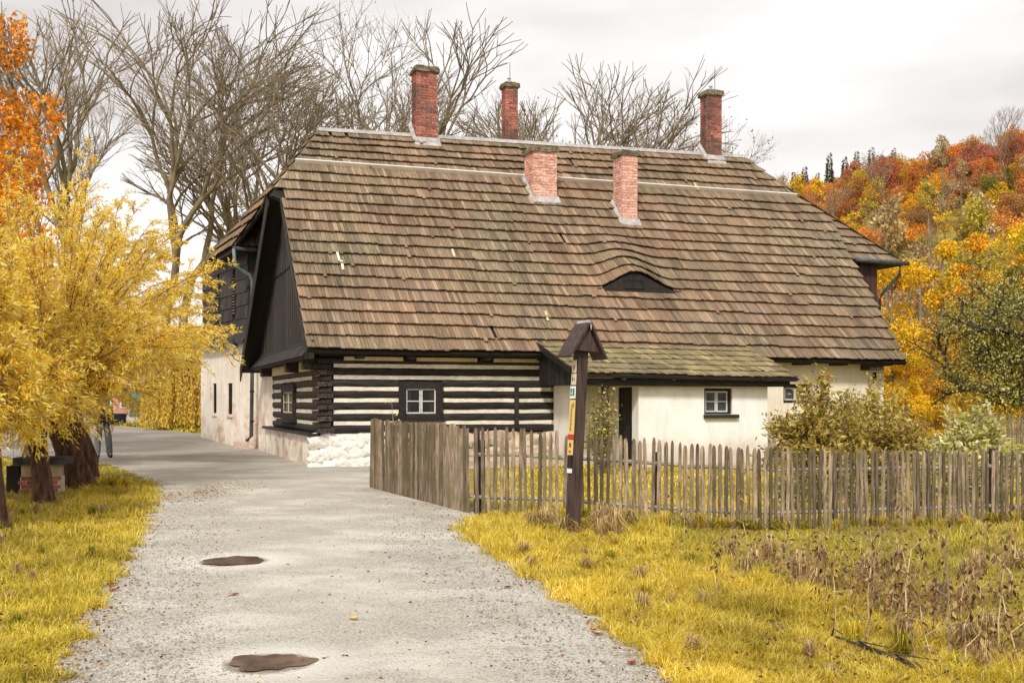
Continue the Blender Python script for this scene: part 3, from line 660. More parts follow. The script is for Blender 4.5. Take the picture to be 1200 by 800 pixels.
mb = MB(); mb.poly([Ml, Ml+Vector((.9, 0, -.05)), G0+Vector((.9, .3, -.1)), G0+Vector((0, .3, -.05))]); hp('hip_soffit', mb, M['board'])
# gable boarding in two tiers plus the pent board below
def gz_front(v): return 2.74+(v-VE)*.99-.12
def gz_back(v): return 7.05-(v-4.0)*(4.45/6.9)-.16
k = 0; v = -.42
while v < 9.9:
    w_ = .165; top = min(gz_front(v), gz_front(v+w_), gz_back(v), gz_back(v+w_)); 
    for lo_, hi_, off in ((2.92, min(5.25, top), -.26), (5.12, top, -.29)):
        if hi_-lo_ > .1:
            mb = MB(); x = off-(.012 if k % 2 else 0); mb.prism([(x, v+.008, lo_+.05), (x, v+w_-.004, lo_+.05), (x, v+w_-.004, min(hi_, max(lo_+.06, min(gz_front(v+w_), gz_back(v+w_))))), (x, v+.008, min(hi_, max(lo_+.06, min(gz_front(v), gz_back(v)))))][::-1], (.022, 0, 0))
            mb.prism([(x, v+.008, lo_+.05), (x, v+w_/2, lo_), (x, v+w_-.004, lo_+.05)], (.022, 0, 0)); hp('gable_board', mb, M['board'])
    k += 1; v += w_
mb = MB(); mb.prism([(-.2, -.5, 2.7), (-.2, 10.3, 2.7), (-.2, 4.0, 7.0), (-.2, 3.7, 6.95)][::-1], (.05, 0, 0)); hp('gable_backing', mb, M['under'])
mb = MB(); mb.lohi((-.34, -.45, 5.10), (-.27, 7.1, 5.17)); 
mb = MB(); mb.prism([(-.24, -.56, 2.99), (-.48, -.56, 2.66), (-.48, -.56, 2.60), (-.24, -.56, 2.60)], (0, 11.2, 0)); hp('pent_board', mb, M['under'])
v = -.55; k = 0
while v < 10.5:
    mb = MB(); a = Vector((-.25, v, 3.01)); b_ = Vector((-.51, v, 2.655)); w_ = .16; dn = Vector((-.01, 0, .018)); mb.hexa([b_, b_+Vector((0, w_-.01, 0)), a+Vector((0, w_-.01, 0)), a, b_+dn, b_+dn+Vector((0, w_-.01, 0)), a+dn+Vector((0, w_-.01, 0)), a+dn]); hp('pent_shingle', mb, M['board']); v += w_
mb = MB(); mb.lohi((-.30, -.5, 2.985), (-.235, 10.0, 3.05)); hp('rail', mb, M['blackwood'])

# lean-to roof
LA = Vector((5.42, -3.06, 2.23)); LB = Vector((11.35, -3.06, 2.15)); LC = Vector((11.6, -.28, 3.04)); LD = Vector((5.42, -.36, 3.06)); nL = (LB-LA).cross(LD-LA).normalized()
lr = slab('lean_to_roof', [LA, LB, LC, LD], nL, .07, M['under'], house, off=.0)
def PLr(a, b_): return (LA*(1-b_)+LD*b_)*(1-a/6)+(LB*(1-b_)+LC*b_)*(a/6)
shingles(PLr, [(0, 0), (6, 0), (6, 1), (0, 1)], [i/6*1.0 for i in range(7)], .11, nL, 300, lr, M['moss_shingle'], 21, lift=.06, over=1.2)
q = lr
v = -3.0
while v < -.35:
    tz = 2.23+(v+3.06)*(.83/2.7)-.06; mb = MB(); mb.prism([(5.52, v, 2.02), (5.52, v+.11, 2.02), (5.52, v+.115, tz+.03), (5.52, v, tz)], (.022, 0, 0)); mb.prism([(5.52, v, 2.02), (5.52, v+.055, 1.97), (5.52, v+.11, 2.02)], (.022, 0, 0)); hp('side_board', mb, M['blackwood']); v += .12
mb = MB(); mb.prism([LA+Vector((-.03, 0, .03)), LD+Vector((-.03, 0, .03)), LD+Vector((-.03, 0, -.13)), LA+Vector((-.03, 0, -.11))], (.03, 0, 0)); hp('bargeboard', mb, M['blackwood'])

# eyebrow dormer face
mb = MB(); mb2 = MB(); n = 26; prev = None
for i in range(n+1):
    u = EYE_U-1.1+(2.55)*i/n; top = PF(u, EYE_V+.01); base = Vector((u, PF(u, EYE_V-.1).y+.0, 0)); s_ = zE(u)+(EYE_V-VE)*(rz_(u)-zE(u))/(rv(u)-VE)
    b0 = Vector((u, EYE_V-.13, s_-.15)); t0_ = Vector((u, EYE_V-.13, max(s_-.14, top.z-.03)))
    if prev: mb.quad(prev[0], b0, t0_, prev[1])
    prev = (b0, t0_)
ey = hp('eyebrow_dormer', mb, M['frame_dark'])
zc = zE(EYE_U)+(EYE_V-VE)*(rz_(EYE_U)-zE(EYE_U))/(rv(EYE_U)-VE)
window(ey, frame((EYE_U-.30, EYE_V-.16, zc+.0), (1, 0, 0), (0, 1, 0)), .62, .27, .035, 2, 1, curt=None, sash='frame_dark', depth=.05)

# ---- chimneys
BR = {'pale': [], 'red': []}
def unitbox():
    mb = MB(); mb.box((0, 0, 0), (1, 1, 1)); return mb.mesh('brick')
bmesh_p, bmesh_r = unitbox(), unitbox(); bmesh_p.materials.append(M['brick_pale']); bmesh_r.materials.append(M['brick_red'])
def chimney(u, v, w_, d_, z1, kind, nobj, seed, capt=.16, pot=False, parent=None, label=None):
    """u,v = centre of the front face's foot on the roof slope; front width w_, depth d_"""
    g = random.Random(seed); zb = PF(u, v).z-.15; mb = MB(); mb.lohi((-w_/2+.012, .012, 0), (w_/2-.012, d_-.012, z1-zb-.03)); c_ = mb.build('chimney', M['mortar' if kind == 'pale' else 'mortar_red'], house); c_.location = (u, v, zb)
    if label: c_['label'] = label
    rest = MB(); cz = .0; row = 0; ch = .083; me = bmesh_p if kind == 'pale' else bmesh_r
    top = z1-zb-capt
    while cz < top-.02:
        bl = .25; off = 0 if row % 2 else -.125
        for face, L in (('f', w_), ('l', d_), ('r', d_), ('b', w_)):
            x = -.0+off
            while x < L-.01:
                a, b_ = max(x, 0), min(x+bl, L); x += bl
                if b_-a < .03: continue
                j = g.uniform(-.006, .008); h_ = ch-.018
                if face == 'f': c3, s3 = (-w_/2+(a+b_)/2, .045-j, cz+ch/2), (b_-a-.014, .10, h_)
                elif face == 'b': c3, s3 = (-w_/2+(a+b_)/2, d_-.045+j, cz+ch/2), (b_-a-.014, .10, h_)
                elif face == 'l': c3, s3 = (-w_/2+.045-j, .1+(a+b_)/2*(d_-.2)/d_, cz+ch/2), (.10, (b_-a)*(d_-.2)/d_-.014, h_)
                else: c3, s3 = (w_/2-.045+j, .1+(a+b_)/2*(d_-.2)/d_, cz+ch/2), (.10, (b_-a)*(d_-.2)/d_-.014, h_)
                if face in 'fl' and nobj > 0 and cz > .1:
                    o = link('brick', me, c_); o.location = c3; o.scale = s3; nobj -= 1
                else: rest.box(c3, s3)
        cz += ch; row += 1
    if rest.v: o = rest.build('brickwork', M['brick_pale' if kind == 'pale' else 'brick_red'], c_); o['kind'] = 'stuff'
    bm = bmesh.new(); bmesh.ops.create_cube(bm, size=1); bmesh.ops.subdivide_edges(bm, edges=bm.edges[:], cuts=4, use_grid_fill=True)
    for vv_ in bm.verts:
        vv_.co = Vector((vv_.co.x*(w_+.12)*(1-.08*(vv_.co.z > .3)), vv_.co.y*(d_+.12), vv_.co.z*capt)); vv_.co += Vector((g.uniform(-.014, .014), g.uniform(-.014, .014), g.uniform(-.02, .02)))
    m_ = bpy.data.meshes.new('cap'); bm.to_mesh(m_); bm.free(); m_.materials.append(M['cap']); o = link('cap', m_, c_); o.location = (0, d_/2, z1-zb-capt/2+.02)
    # flashing: apron in front and stepped sides
    mb = MB(); f0 = Vector((0, 0, .15)); sl_ = Vector((0, 1, 1))*.7071
    mb.hexa([(-w_/2-.08, -.20, -.10+.03), (w_/2+.08, -.20, -.10+.03), (w_/2+.05, -.012, .28), (-w_/2-.05, -.012, .28), (-w_/2-.08, -.22, -.055+.04), (w_/2+.08, -.22, -.055+.04), (w_/2+.05, -.035, .33), (-w_/2-.05, -.035, .33)])
    for s_ in (-1, 1):
        x0 = s_*(w_/2+.012); x1 = s_*(w_/2+.10)
        P_ = [(x0, -.1, .06), (x1, -.1, .06), (x1, d_, d_+.16), (x0, d_, d_+.16), (x0, -.1, .24), (x1, -.1, .14), (x1, d_, d_+.24), (x0, d_, d_+.34)]
        if s_ < 0: P_ = [P_[i] for i in (1, 0, 3, 2, 5, 4, 7, 6)]
        mb.hexa(P_)
    mb.build('flashing', M['lead'], c_)
    return c_
CH = []
CH.append(chimney(7.36, 4.12, .75, .80, 9.11, 'pale', 110, 1, label='broad squat limewashed brick chimney'))
CH.append(chimney(9.82, 3.50, .50, .66, 9.04, 'pale', 80, 2, label='narrow leaning-looking pinkish brick chimney'))
CH.append(chimney(4.27, 6.05, .66, .60, 11.70, 'red', 110, 3, label='tall red brick chimney at the left end of the ridge'))
CH.append(chimney(14.22, 6.25, .55, .50, 11.93, 'red', 0, 4, label='tall dark red chimney at the right end of the ridge'))
c2 = chimney(7.85, 6.3, .44, .44, 12.2, 'red', 0, 5, label='slim sooty chimney behind the ridge'); c2.location.y = 8.5
for c_, hh, dx in ((CH[3], .85, .12), (c2, .75, .0)):
    top = (11.93 if c_ is CH[3] else 12.2)-c_.location.z; mb = MB(); mb.tube([(dx, .2, top), (dx, .2, top+hh)], [.012, .007], 6); mb.build('lightning_rod', M['iron'], c_)
    mb = MB(); mb.lathe([(.09, 0), (.09, .10), (.05, .12), (.05, .18), (.07, .2)], (-.02, .22, top)); mb.build('flue_pot', M['lead'], c_)
# snow-bright replaced shingles and slipped shingles on the front slope
g = random.Random(5)
for (u, v) in ((.75, 1.75), (.8, 1.5), (3.9, 2.0), (5.9, .25), (12.8, 4.9)):
    mb = MB(); a = PF(u, v)+nF*.075; sx_ = Vector((.06, 0, 0)); up = Vector((g.uniform(-.08, .03), .26, .26)); mb.hexa([a, a+sx_, a+sx_+up, a+up, a+nF*.02, a+sx_+nF*.02, a+sx_+up+nF*.02, a+up+nF*.02]); hp('new_shingle', mb, M['chink'] if u < 1 else M['lintel'], roofo)

# rear wing
Aw, Bw = Vector((-9.1, 38.8, 0)), Vector((-11.95, 43.7, 0)); dAB = (Bw-Aw).normalized()
def house_wall_w(name, P0, P1, Ht, holes, th, mat, z0=-.4):
    """wall whose outer face runs in the world from P0 to P1 (outer side on the right hand when walking P1->P0)"""
    a, b_ = w2l(P0.x, P0.y), w2l(P1.x, P1.y); L = (b_-a).length; ang = math.atan2((b_-a).y, (b_-a).x)
    o = xz_wall(L, Ht, holes, th, z0).build(name, mat, house); o.location = a; o.rotation_euler = (0, 0, ang); return o
LAB = (Bw-Aw).length
holes = [(LAB-2.06, LAB-1.5, 1.14, 2.24), (LAB-3.98, LAB-3.52, 1.16, 2.26)]
rw = house_wall_w('rear_wing_wall', Bw, Aw, 3.62, holes, .4, M['peeling'])
for h0, h1, a, b_ in holes:
    f = window(rw, Matrix.Translation((h0, .035, a)), h1-h0, b_-a, .05, 1, 3, fr='frame_dark', sash='frame_dark', curt=None, depth=.08)
    mb = MB(); mb.lohi((h0-.08, -.06, a-.10), (h1+.08, .1, a-.004)); mb.build('sill', M['peeling'], rw)
    mb = MB()
    for r_ in range(6): mb.tube([(h0, .02, a+.12+r_*.17), (h1, .02, a+.12+r_*.17)], .009, 5)
    for r_ in range(3): mb.tube([(h0+(h1-h0)*(r_+1)/4, .10, a), (h0+(h1-h0)*(r_+1)/4, .10, b_)], .009, 5)
    mb.build('iron_grille', M['iron'], f)
q = wall_part('gable_side_wall', 4.0, 2.9, [], .3, (-.03, 12.34, 0), -math.pi/2, M['peeling'])
q = wall_part('rear_wing_wall', .9, 3.62, [], .3, (-.44, 12.36, 0), 0, M['peeling'])
Uw0, Uw1 = w2l(-8.98, 38.72), w2l(-11.82, 43.55); dU = (Uw0-Uw1).normalized(); LU = (Uw0-Uw1).length; angU = math.atan2(dU.y, dU.x)
up_ = empty('upper_storey', Uw1, angU); up_.parent = house; 
um = MB(); um.lohi((0, .03, 3.55), (LU, 2.0, 6.8)); uo = um.build('upper_storey_wall', M['under'], house); uo.location = Uw1; uo.rotation_euler = (0, 0, angU); bpy.data.objects.remove(up_)
def sid(x0, x1, z0, z1, parent, skipx=()):
    mb = MB(); mb.hexa([(x0+.004, -.045, z0), (x1-.004, -.045, z0), (x1-.004, .03, z0), (x0+.004, .03, z0), (x0+.004, -.012, z1), (x1-.004, -.012, z1), (x1-.004, .03, z1), (x0+.004, .03, z1)]); mb.build('siding_board', M['board'], parent)
slots = [(LU-1.66, LU-1.40, 4.66, 5.98), (LU-3.62, LU-3.36, 4.56, 5.9)]
nb = 20; rows = 6
for r_ in range(rows):
    for i in range(nb):
        x0, x1 = LU*i/nb, LU*(i+1)/nb; z0, z1 = 4.0+r_*.45, 4.0+(r_+1)*.45+.03
        if any(x0 < s_[1]-.05 and x1 > s_[0]+.05 and z0 < s_[3]-.1 and z1 > s_[2]+.1 for s_ in slots): continue
        sid(x0, x1, z0, z1, uo)
for s_ in slots:
    mb = MB(); mb.lohi((s_[0]-.04, -.06, s_[2]-.05), (s_[0], .03, s_[3]+.05)); mb.lohi((s_[1], -.06, s_[2]-.05), (s_[1]+.04, .03, s_[3]+.05)); mb.lohi((s_[0], -.06, s_[3]), (s_[1], .03, s_[3]+.05)); lo_ = mb.build('louvre', M['frame_dark'], uo)
    for i in range(13):
        zz = s_[2]+(s_[3]-s_[2])*(i+.2)/13; mb = MB(); mb.hexa([(s_[0], -.055, zz), (s_[1], -.055, zz), (s_[1], .02, zz+.03), (s_[0], .02, zz+.03), (s_[0], -.055, zz+.02), (s_[1], -.055, zz+.02), (s_[1], .02, zz+.05), (s_[0], .02, zz+.05)]); mb.build('slat', M['rail'], lo_)
for i in range(nb+1):      # flared skirt of boards over the plastered storey
    x0, x1 = LU*i/nb-.05, LU*(i+1)/nb-.05; mb = MB(); mb.hexa([(x0, -.32, 3.56), (x1-.008, -.32, 3.56), (x1-.008, -.29, 3.54), (x0, -.29, 3.54), (x0, -.03, 4.04), (x1-.008, -.03, 4.04), (x1-.008, .0, 4.02), (x0, .0, 4.02)]); mb.build('skirt_board', M['board'], uo)
mb = MB(); mb.lohi((LU-.0, .0, 3.7), (LU+.02, 2.0, 6.7)); mb.build('upper_storey_end', M['board'], uo)
mb = MB(); a = Uw0+Vector((.0, -.03, 3.7)); mb.lohi((a.x-.02, a.y-.02, 3.62), (a.x+2.2, a.y+.3, 6.8)); hp('upper_storey_wall', mb, M['board'])
mb = MB(); e0, e1 = Kp, Lp; nrm_ = Vector((-dU.y*-1, 0, 0)); inw = (w2l(-8, 42)-e0); inw.z = 0
sd = Vector((dU.y*-1, dU.x, 0)); sd = sd if sd.dot(inw) > 0 else -sd
mb.hexa([e0+Vector((0, 0, -.16)), e0+sd*.6+Vector((0, 0, -.16)), e1+sd*.6+Vector((0, 0, -.16)), e1+Vector((0, 0, -.16)), e0+Vector((0, 0, -.06)), e0+sd*.6+Vector((0, 0, .1)), e1+sd*.6+Vector((0, 0, .1)), e1+Vector((0, 0, -.06))]); hp('eave_soffit', mb, M['under'])
mb = MB(); mb.tube([Kp+Vector((-.03, -.07, -.06)), Kp+Vector((1.3, -.07, -.10))], .075, 10); hp('gutter', mb, M['pipe'], sm=True)
mb = MB()
def W3(x, y, z): v_ = w2l(x, y); v_.z = z; return v_
mb.tube([W3(-9.27, 37.92, 6.68), W3(-9.25, 37.95, 6.2), W3(-9.12, 38.05, 6.02), W3(-8.86, 38.3, 5.86), W3(-8.76, 38.36, 5.68), W3(-8.76, 38.4, 3.2)], .06, 10); hp('downpipe', mb, M['copper'], sm=True)
mb = MB(); mb.tube([W3(-8.76, 38.4, 3.2), W3(-8.80, 38.4, .42), W3(-8.9, 38.2, .28)], .066, 10); dp = hp('downpipe', mb, M['pipe'], sm=True)
for zz in (.9, 1.9, 2.9): mb = MB(); mb.tube([W3(-8.775, 38.4, zz), W3(-8.775, 38.4, zz+.06)], .08, 10); hp('pipe_bracket', mb, M['iron'], dp)
mb = MB(); c3 = W3(-8.95, 38.05, .1); mb.box(c3, (.62, .5, .30)); hp('stone_drain', mb, M['mortar_red'])
# gutter and pipe of the right side wing
rwall = wall_part('side_wing_wall', 2.0, 6.0, [], .3, (16.25, 3.05, 0), 0, M['cream'])
for i in range(8):
    mb = MB(); x0 = 16.22+i*.25; mb.lohi((x0+.005, 3.0-.01*(i % 2), 3.4), (x0+.245, 3.05, 6.0)); hp('siding_board', mb, mk('reddish_dark_board', (.03, .014, .012), (.09, .04, .035), (40, 40, 2.5), H, .4) if i == 0 else bpy.data.materials['reddish_dark_board'])
mb = MB(); mb.lohi((18.22, 3.06, 0), (18.25, 12, 6)); hp('side_wing_wall', mb, M['board'])
mb = MB(); mb.tube([(17.15, 2.66, 6.0), (19.15, 2.66, 5.97)], .075, 10); hp('gutter', mb, M['pipe'], sm=True)
mb = MB(); mb.tube([(18.85, 2.68, 5.95), (18.85, 2.70, 5.6), (18.75, 2.8, 5.45), (18.42, 3.0, 5.0), (18.32, 3.02, 4.8), (18.32, 3.02, 0)], .055, 10); hp('downpipe', mb, M['pipe'], sm=True)
mb = MB(); mb.lohi((16.2, 2.75, 5.90), (19.0, 3.1, 5.96)); mb.lohi((18.2, 3.1, 5.90), (19.0, 12, 5.96)); hp('eave_soffit', mb, M['under'])
mb = MB(); mb.lohi((-.0, 12.8, 0), (18.2, 13.1, 6.4)); hp('rear_wall', mb, M['cream'])

# wall lantern
lan = empty('wall_lantern', (-9.42, 38.35, 3.15), 0, 'glass wall lantern on an iron bracket, on the white wing under the black skirt', 'lantern')
mb = MB(); mb.lathe([(.07, 0), (.075, .02), (.03, .0)], (0, 0, .0), 6); mb.lathe([(.20, .30), (.21, .32), (.10, .44), (.03, .50), (.02, .55)], n=6); mb.build('lantern_cap', M['iron'], lan)
mb = MB(); mb.lathe([(.07, .02), (.18, .30)], n=6); mb.build('lantern_glass', solid('frosted_glass', (.55, .55, .5), .2), lan)
mb = MB()
for k in range(6):
    a = k*math.pi/3; mb.tube([(.07*math.cos(a), .07*math.sin(a), .02), (.185*math.cos(a), .185*math.sin(a), .30)], .008, 4)
mb.build('lantern_frame', M['iron'], lan)
mb = MB(); mb.tube([(0, 0, 0), (.05, .02, -.12), (.25, .25, -.25), (.34, .45, -.32)], .014, 6); mb.tube([(.02, 0, .05), (.38, .42, .05)], .012, 6); mb.build('bracket', M['iron'], lan)

# ------------------------------------------------------------------ picket fences
def picket_mesh(seed, rounded=True):
    g = random.Random(seed); mb = MB(); w2 = .5; rings = []
    prof = [(0, 1, .0), (.33, 1.02, .0), (.66, .98, .0), (.93, 1., .0), (.975, .75, 0), (1., .28, 0)] if rounded else [(0, 1, 0), (.33, 1.03, 0), (.66, .97, 0), (1., .95, 0)]
    sk = g.uniform(-.12, .12); dx = 0
    for z_, k, _ in prof:
        dx += g.uniform(-.10, .10) if 0 < z_ < .95 else 0; base = len(mb.v); rings.append(base); tz = z_ + (0 if rounded or z_ < 1 else 0)
        mb.v += [(dx-w2*k, -.5, tz-(sk*.03 if z_ == 1 else 0)), (dx+w2*k, -.5, tz+(sk*.03 if z_ == 1 else 0)), (dx+w2*k, .5, tz+(sk*.03 if z_ == 1 else 0)), (dx-w2*k, .5, tz-(sk*.03 if z_ == 1 else 0))]
    for i in range(len(rings)-1):
        for k in range(4): mb.f.append((rings[i]+k, rings[i]+(k+1) % 4, rings[i+1]+(k+1) % 4, rings[i+1]+k)); mb.fm.append(0)
    mb.f.append(tuple(rings[-1]+k for k in range(4))); mb.fm.append(0)
    me = mb.mesh('picket'); me.materials.append(M['picket']); return me
PKR = [picket_mesh(i) for i in range(6)]; PKF = [picket_mesh(20+i, False) for i in range(6)]
def fence(root, pts, hts, sp, wd, meshes, rails, seed, th=.022, railh=.045):
    g = random.Random(seed); acc = 0
    for (x0, y0), (x1, y1), h0, h1 in zip(pts, pts[1:], hts, hts[1:]):
        L = math.hypot(x1-x0, y1-y0); ang = math.atan2(y1-y0, x1-x0); n = int(L/sp)
        for i in range(n):
            s_ = (i+.5)*sp+g.uniform(-.008, .008); f = s_/L; x, y = x0+(x1-x0)*f, y0+(y1-y0)*f; o = link('picket', meshes[g.randrange(len(meshes))], root)
            zg = float(ground_h(x, y))-.01+g.uniform(0, .03); o.location = (x+math.sin(ang)*g.uniform(0, .012), y-math.cos(ang)*g.uniform(0, .012), zg); hh = h0+(h1-h0)*f+g.uniform(-.035, .02)
            o.scale = (wd*g.uniform(.82, 1.12), th*g.uniform(.8, 1.2), hh); o.rotation_euler = (g.uniform(-.012, .012), g.uniform(-.022, .022), ang+g.uniform(-.10, .10))
        for rz0 in rails:
            mb = MB(); k = max(2, int(L/.5)); P_ = []
            for i in range(k+1):
                f = i/k; x, y = x0+(x1-x0)*f, y0+(y1-y0)*f; P_.append((x-math.sin(ang)*.035, y+math.cos(ang)*.035, float(ground_h(x, y))+rz0+g.uniform(-.012, .012)))
            mb.tube(P_, railh/1.5, 6); mb.build('rail', M['rail'], root)
PA, PB = (-2.61, 20.95), (-.58, 16.1)
f1 = empty('picket_fence', (0, 0, 0), 0, 'tall grey close-boarded picket fence beside the gravel path, running towards the house', 'fence')
fence(f1, [PA, PB], [1.27, 1.23], .108, .098, PKF, (.25, .95), 1)
f2 = empty('picket_fence', (0, 0, 0), 0, 'long open weathered picket fence across the grass in front of the house', 'fence')
F2 = [(-.54, 16.06), (2.34, 15.6), (7.66, 17.3), (11.5, 18.6)]
fence(f2, F2, [1.22, 1.16, 1.07, 1.05], .088, .052, PKR, (.24, .84), 2)
for (x, y, hh, r_) in ((-.42, 16.12, 1.05, .045), (2.02, 15.76, 1.0, .04), (7.35, 17.3, 1.1, .06), (4.7, 16.5, 1.0, .04), (-.50, 16.1, 1.22, .05), (10, 18.2, 1.1, .05)):
    mb = MB(); z0 = float(ground_h(x, y)); mb.box((x, y+.07, z0+hh/2-.1), (r_*1.7, r_*1.7, hh+.2)); mb.build('fence_post', M['post'], f2)
f3 = empty('picket_fence', (0, 0, 0), 0, 'distant low picket fence beyond the shrubs at the right edge', 'fence')
fence(f3, [(16.2, 42.2), (24, 43.6)], [1.12, 1.12], .17, .10, PKR, (.3, .85), 3)

# ------------------------------------------------------------------ trail signpost
zp = float(ground_h(.73, 13.9)); sp = empty('trail_signpost', (.735, 13.9, zp), R(27), 'dark wooden trail signpost with a little gabled roof and yellow sign boards', 'signpost'); sp.rotation_euler = (0, R(3.2), R(27))
mb = MB(); mb.lohi((-.07, -.07, -.3), (.07, .07, 2.28)); post = mb.build('post', M['post'], sp)
bm = bmesh.new(); bm.from_mesh(post.data); bmesh.ops.bevel(bm, geom=bm.edges[:], offset=.008, segments=1, affect='EDGES'); bm.to_mesh(post.data); bm.free()
mb = MB(); mb.prism([(-.17, -.15, 2.24), (.17, -.15, 2.24), (0, -.15, 2.53)], (0, .022, 0)); mb.prism([(-.17, .09, 2.24), (.17, .09, 2.24), (0, .09, 2.53)], (0, .022, 0)); mb.build('gable_board', M['post'], sp)
for s_ in (-1, 1):
    a, b_ = Vector((0, 0, 2.57)), Vector((s_*.245, 0, 2.15)); d_ = (b_-a).normalized(); n_ = Vector((-d_.z*s_, 0, d_.x*s_)); n_ = n_ if n_.z > 0 else -n_
    mb = MB(); y0, y1 = -.20, .13; a2 = a-n_*.0; P_ = [(a.x, y0, a.z), (b_.x, y0, b_.z), (b_.x, y1, b_.z), (a.x, y1, a.z)]; mb.hexa([Vector(p) for p in P_]+[Vector(p)+n_*.028 for p in P_]) if s_ > 0 else mb.hexa([Vector(p) for p in P_[::-1]]+[Vector(p)+n_*.028 for p in P_[::-1]]); mb.build('roof_board', M['post'], sp)
mb = MB(); mb.prism([(-.05, -.17, 2.525), (0, -.17, 2.62), (.03, -.17, 2.565)], (0, .28, 0)); mb.build('ridge_cap', M['lead'], sp)
mb = MB(); mb.tube([(0, -.215, 2.56), (0, -.215, 2.49)], [.015, .004], 5); mb.build('finial', M['rail'], sp)
Ysn = solid('yellow_sign_paint', (.72, .50, .16), .5); Csn = solid('cream_sign_paint', (.62, .56, .42), .5); Gsn = solid('green_sign_paint', (.02, .22, .15), .5); Rsn = solid('red_sign_paint', (.50, .03, .04), .5); Wsn = solid('white_sign_paint', (.8, .8, .78), .5); Ksn = solid('black_print', (.06, .04, .02), .6); Bsn = M['board']
def sgn(z0, z1, y0, y1, m_, name='sign_board', x=-.082, th=.010):
    mb = MB(); mb.lohi((x-th, y0*.75, z0), (x, y1*.75, z1)); return mb.build(name, m_, sp)
def sprint(parent, y0, y1, z0, z1, m_, x): mb = MB(); x = -.0922; mb.lohi((x-.002, y0*.75, z0), (x, y1*.75, z1)); mb.build('print', m_, parent)
zz = lambda y: 1.6-(y-470)*.01043-zp
q = sgn(zz(437), zz(422), -.07, .05, Csn); sprint(q, -.03, .0, zz(433), zz(428), Ksn, -.115)
q = sgn(zz(451), zz(438), -.08, .06, Csn); sprint(q, -.05, -.03, zz(446), zz(443), Ksn, -.115); sprint(q, -.0, .03, zz(447), zz(442), Ksn, -.115)
q = sgn(zz(467), zz(452.5), -.08, .08, Wsn); sprint(q, -.065, -.01, zz(464), zz(455), Gsn, -.115); sprint(q, .01, .065, zz(460), zz(455), Gsn, -.115); sprint(q, .01, .065, zz(464), zz(461), Gsn, -.115)
q = sgn(zz(518), zz(467.5), -.10, .10, Bsn, 'backing_board', -.0705)
q = sgn(zz(509), zz(468.5), -.09, .075, Ysn); g = random.Random(3); yv = 474
while yv < 504:
    h_ = g.uniform(.6, 1.3); sprint(q, -.015+g.uniform(-.01, .01), .02+g.uniform(-.01, .01), zz(yv+h_), zz(yv), Ksn, -.115); yv += h_+.7
sprint(q, -.06, -.035, zz(478), zz(472), Ksn, -.115)
q = sgn(zz(515), zz(509.3), -.09, .075, Rsn); q = sgn(zz(533), zz(515.3), -.085, .075, Ysn)
sprint(q, -.03, .02, zz(524), zz(519), Ksn, -.115); sprint(q, -.04, .03, zz(530), zz(528), Rsn, -.115)
q = sgn(zz(548), zz(534), -.06, .06, Bsn, 'backing_board'); q = sgn(zz(554), zz(549), -.08, .06, Wsn)
# ------------------------------------------------------------------ willows by the path
def trunk_mesh(name, base_pts, radii, mat, seed, n=14, gnarl=.12):
    g = random.Random(seed); mb = MB(); pts = []; rad = []; k = len(base_pts)
    for i in range(k-1):
        for j in range(5):
            f = j/5; pts.append(Vector(base_pts[i]).lerp(Vector(base_pts[i+1]), f)); rad.append(radii[i]*(1-f)+radii[i+1]*f)
    pts.append(Vector(base_pts[-1])); rad.append(radii[-1]); mb.tube(pts, rad, n)
    ph = [g.uniform(0, 6) for _ in range(6)]
    for i in range(len(pts)):
        for q in range(n):
            idx = i*n+q; v = Vector(mb.v[idx]); a = 2*math.pi*q/n; r = v-pts[i]; z_ = pts[i].z
            kk = 1+gnarl*(math.sin(3*a+ph[0]+z_*1.3)+.7*math.sin(5*a+ph[1]-z_*2)+.5*math.sin(8*a+ph[2]+z_*4))+g.uniform(-.03, .03)
            mb.v[idx] = tuple(pts[i]+r*kk)
    me = mb.mesh(name); me.materials.append(mat); smooth(me); return me
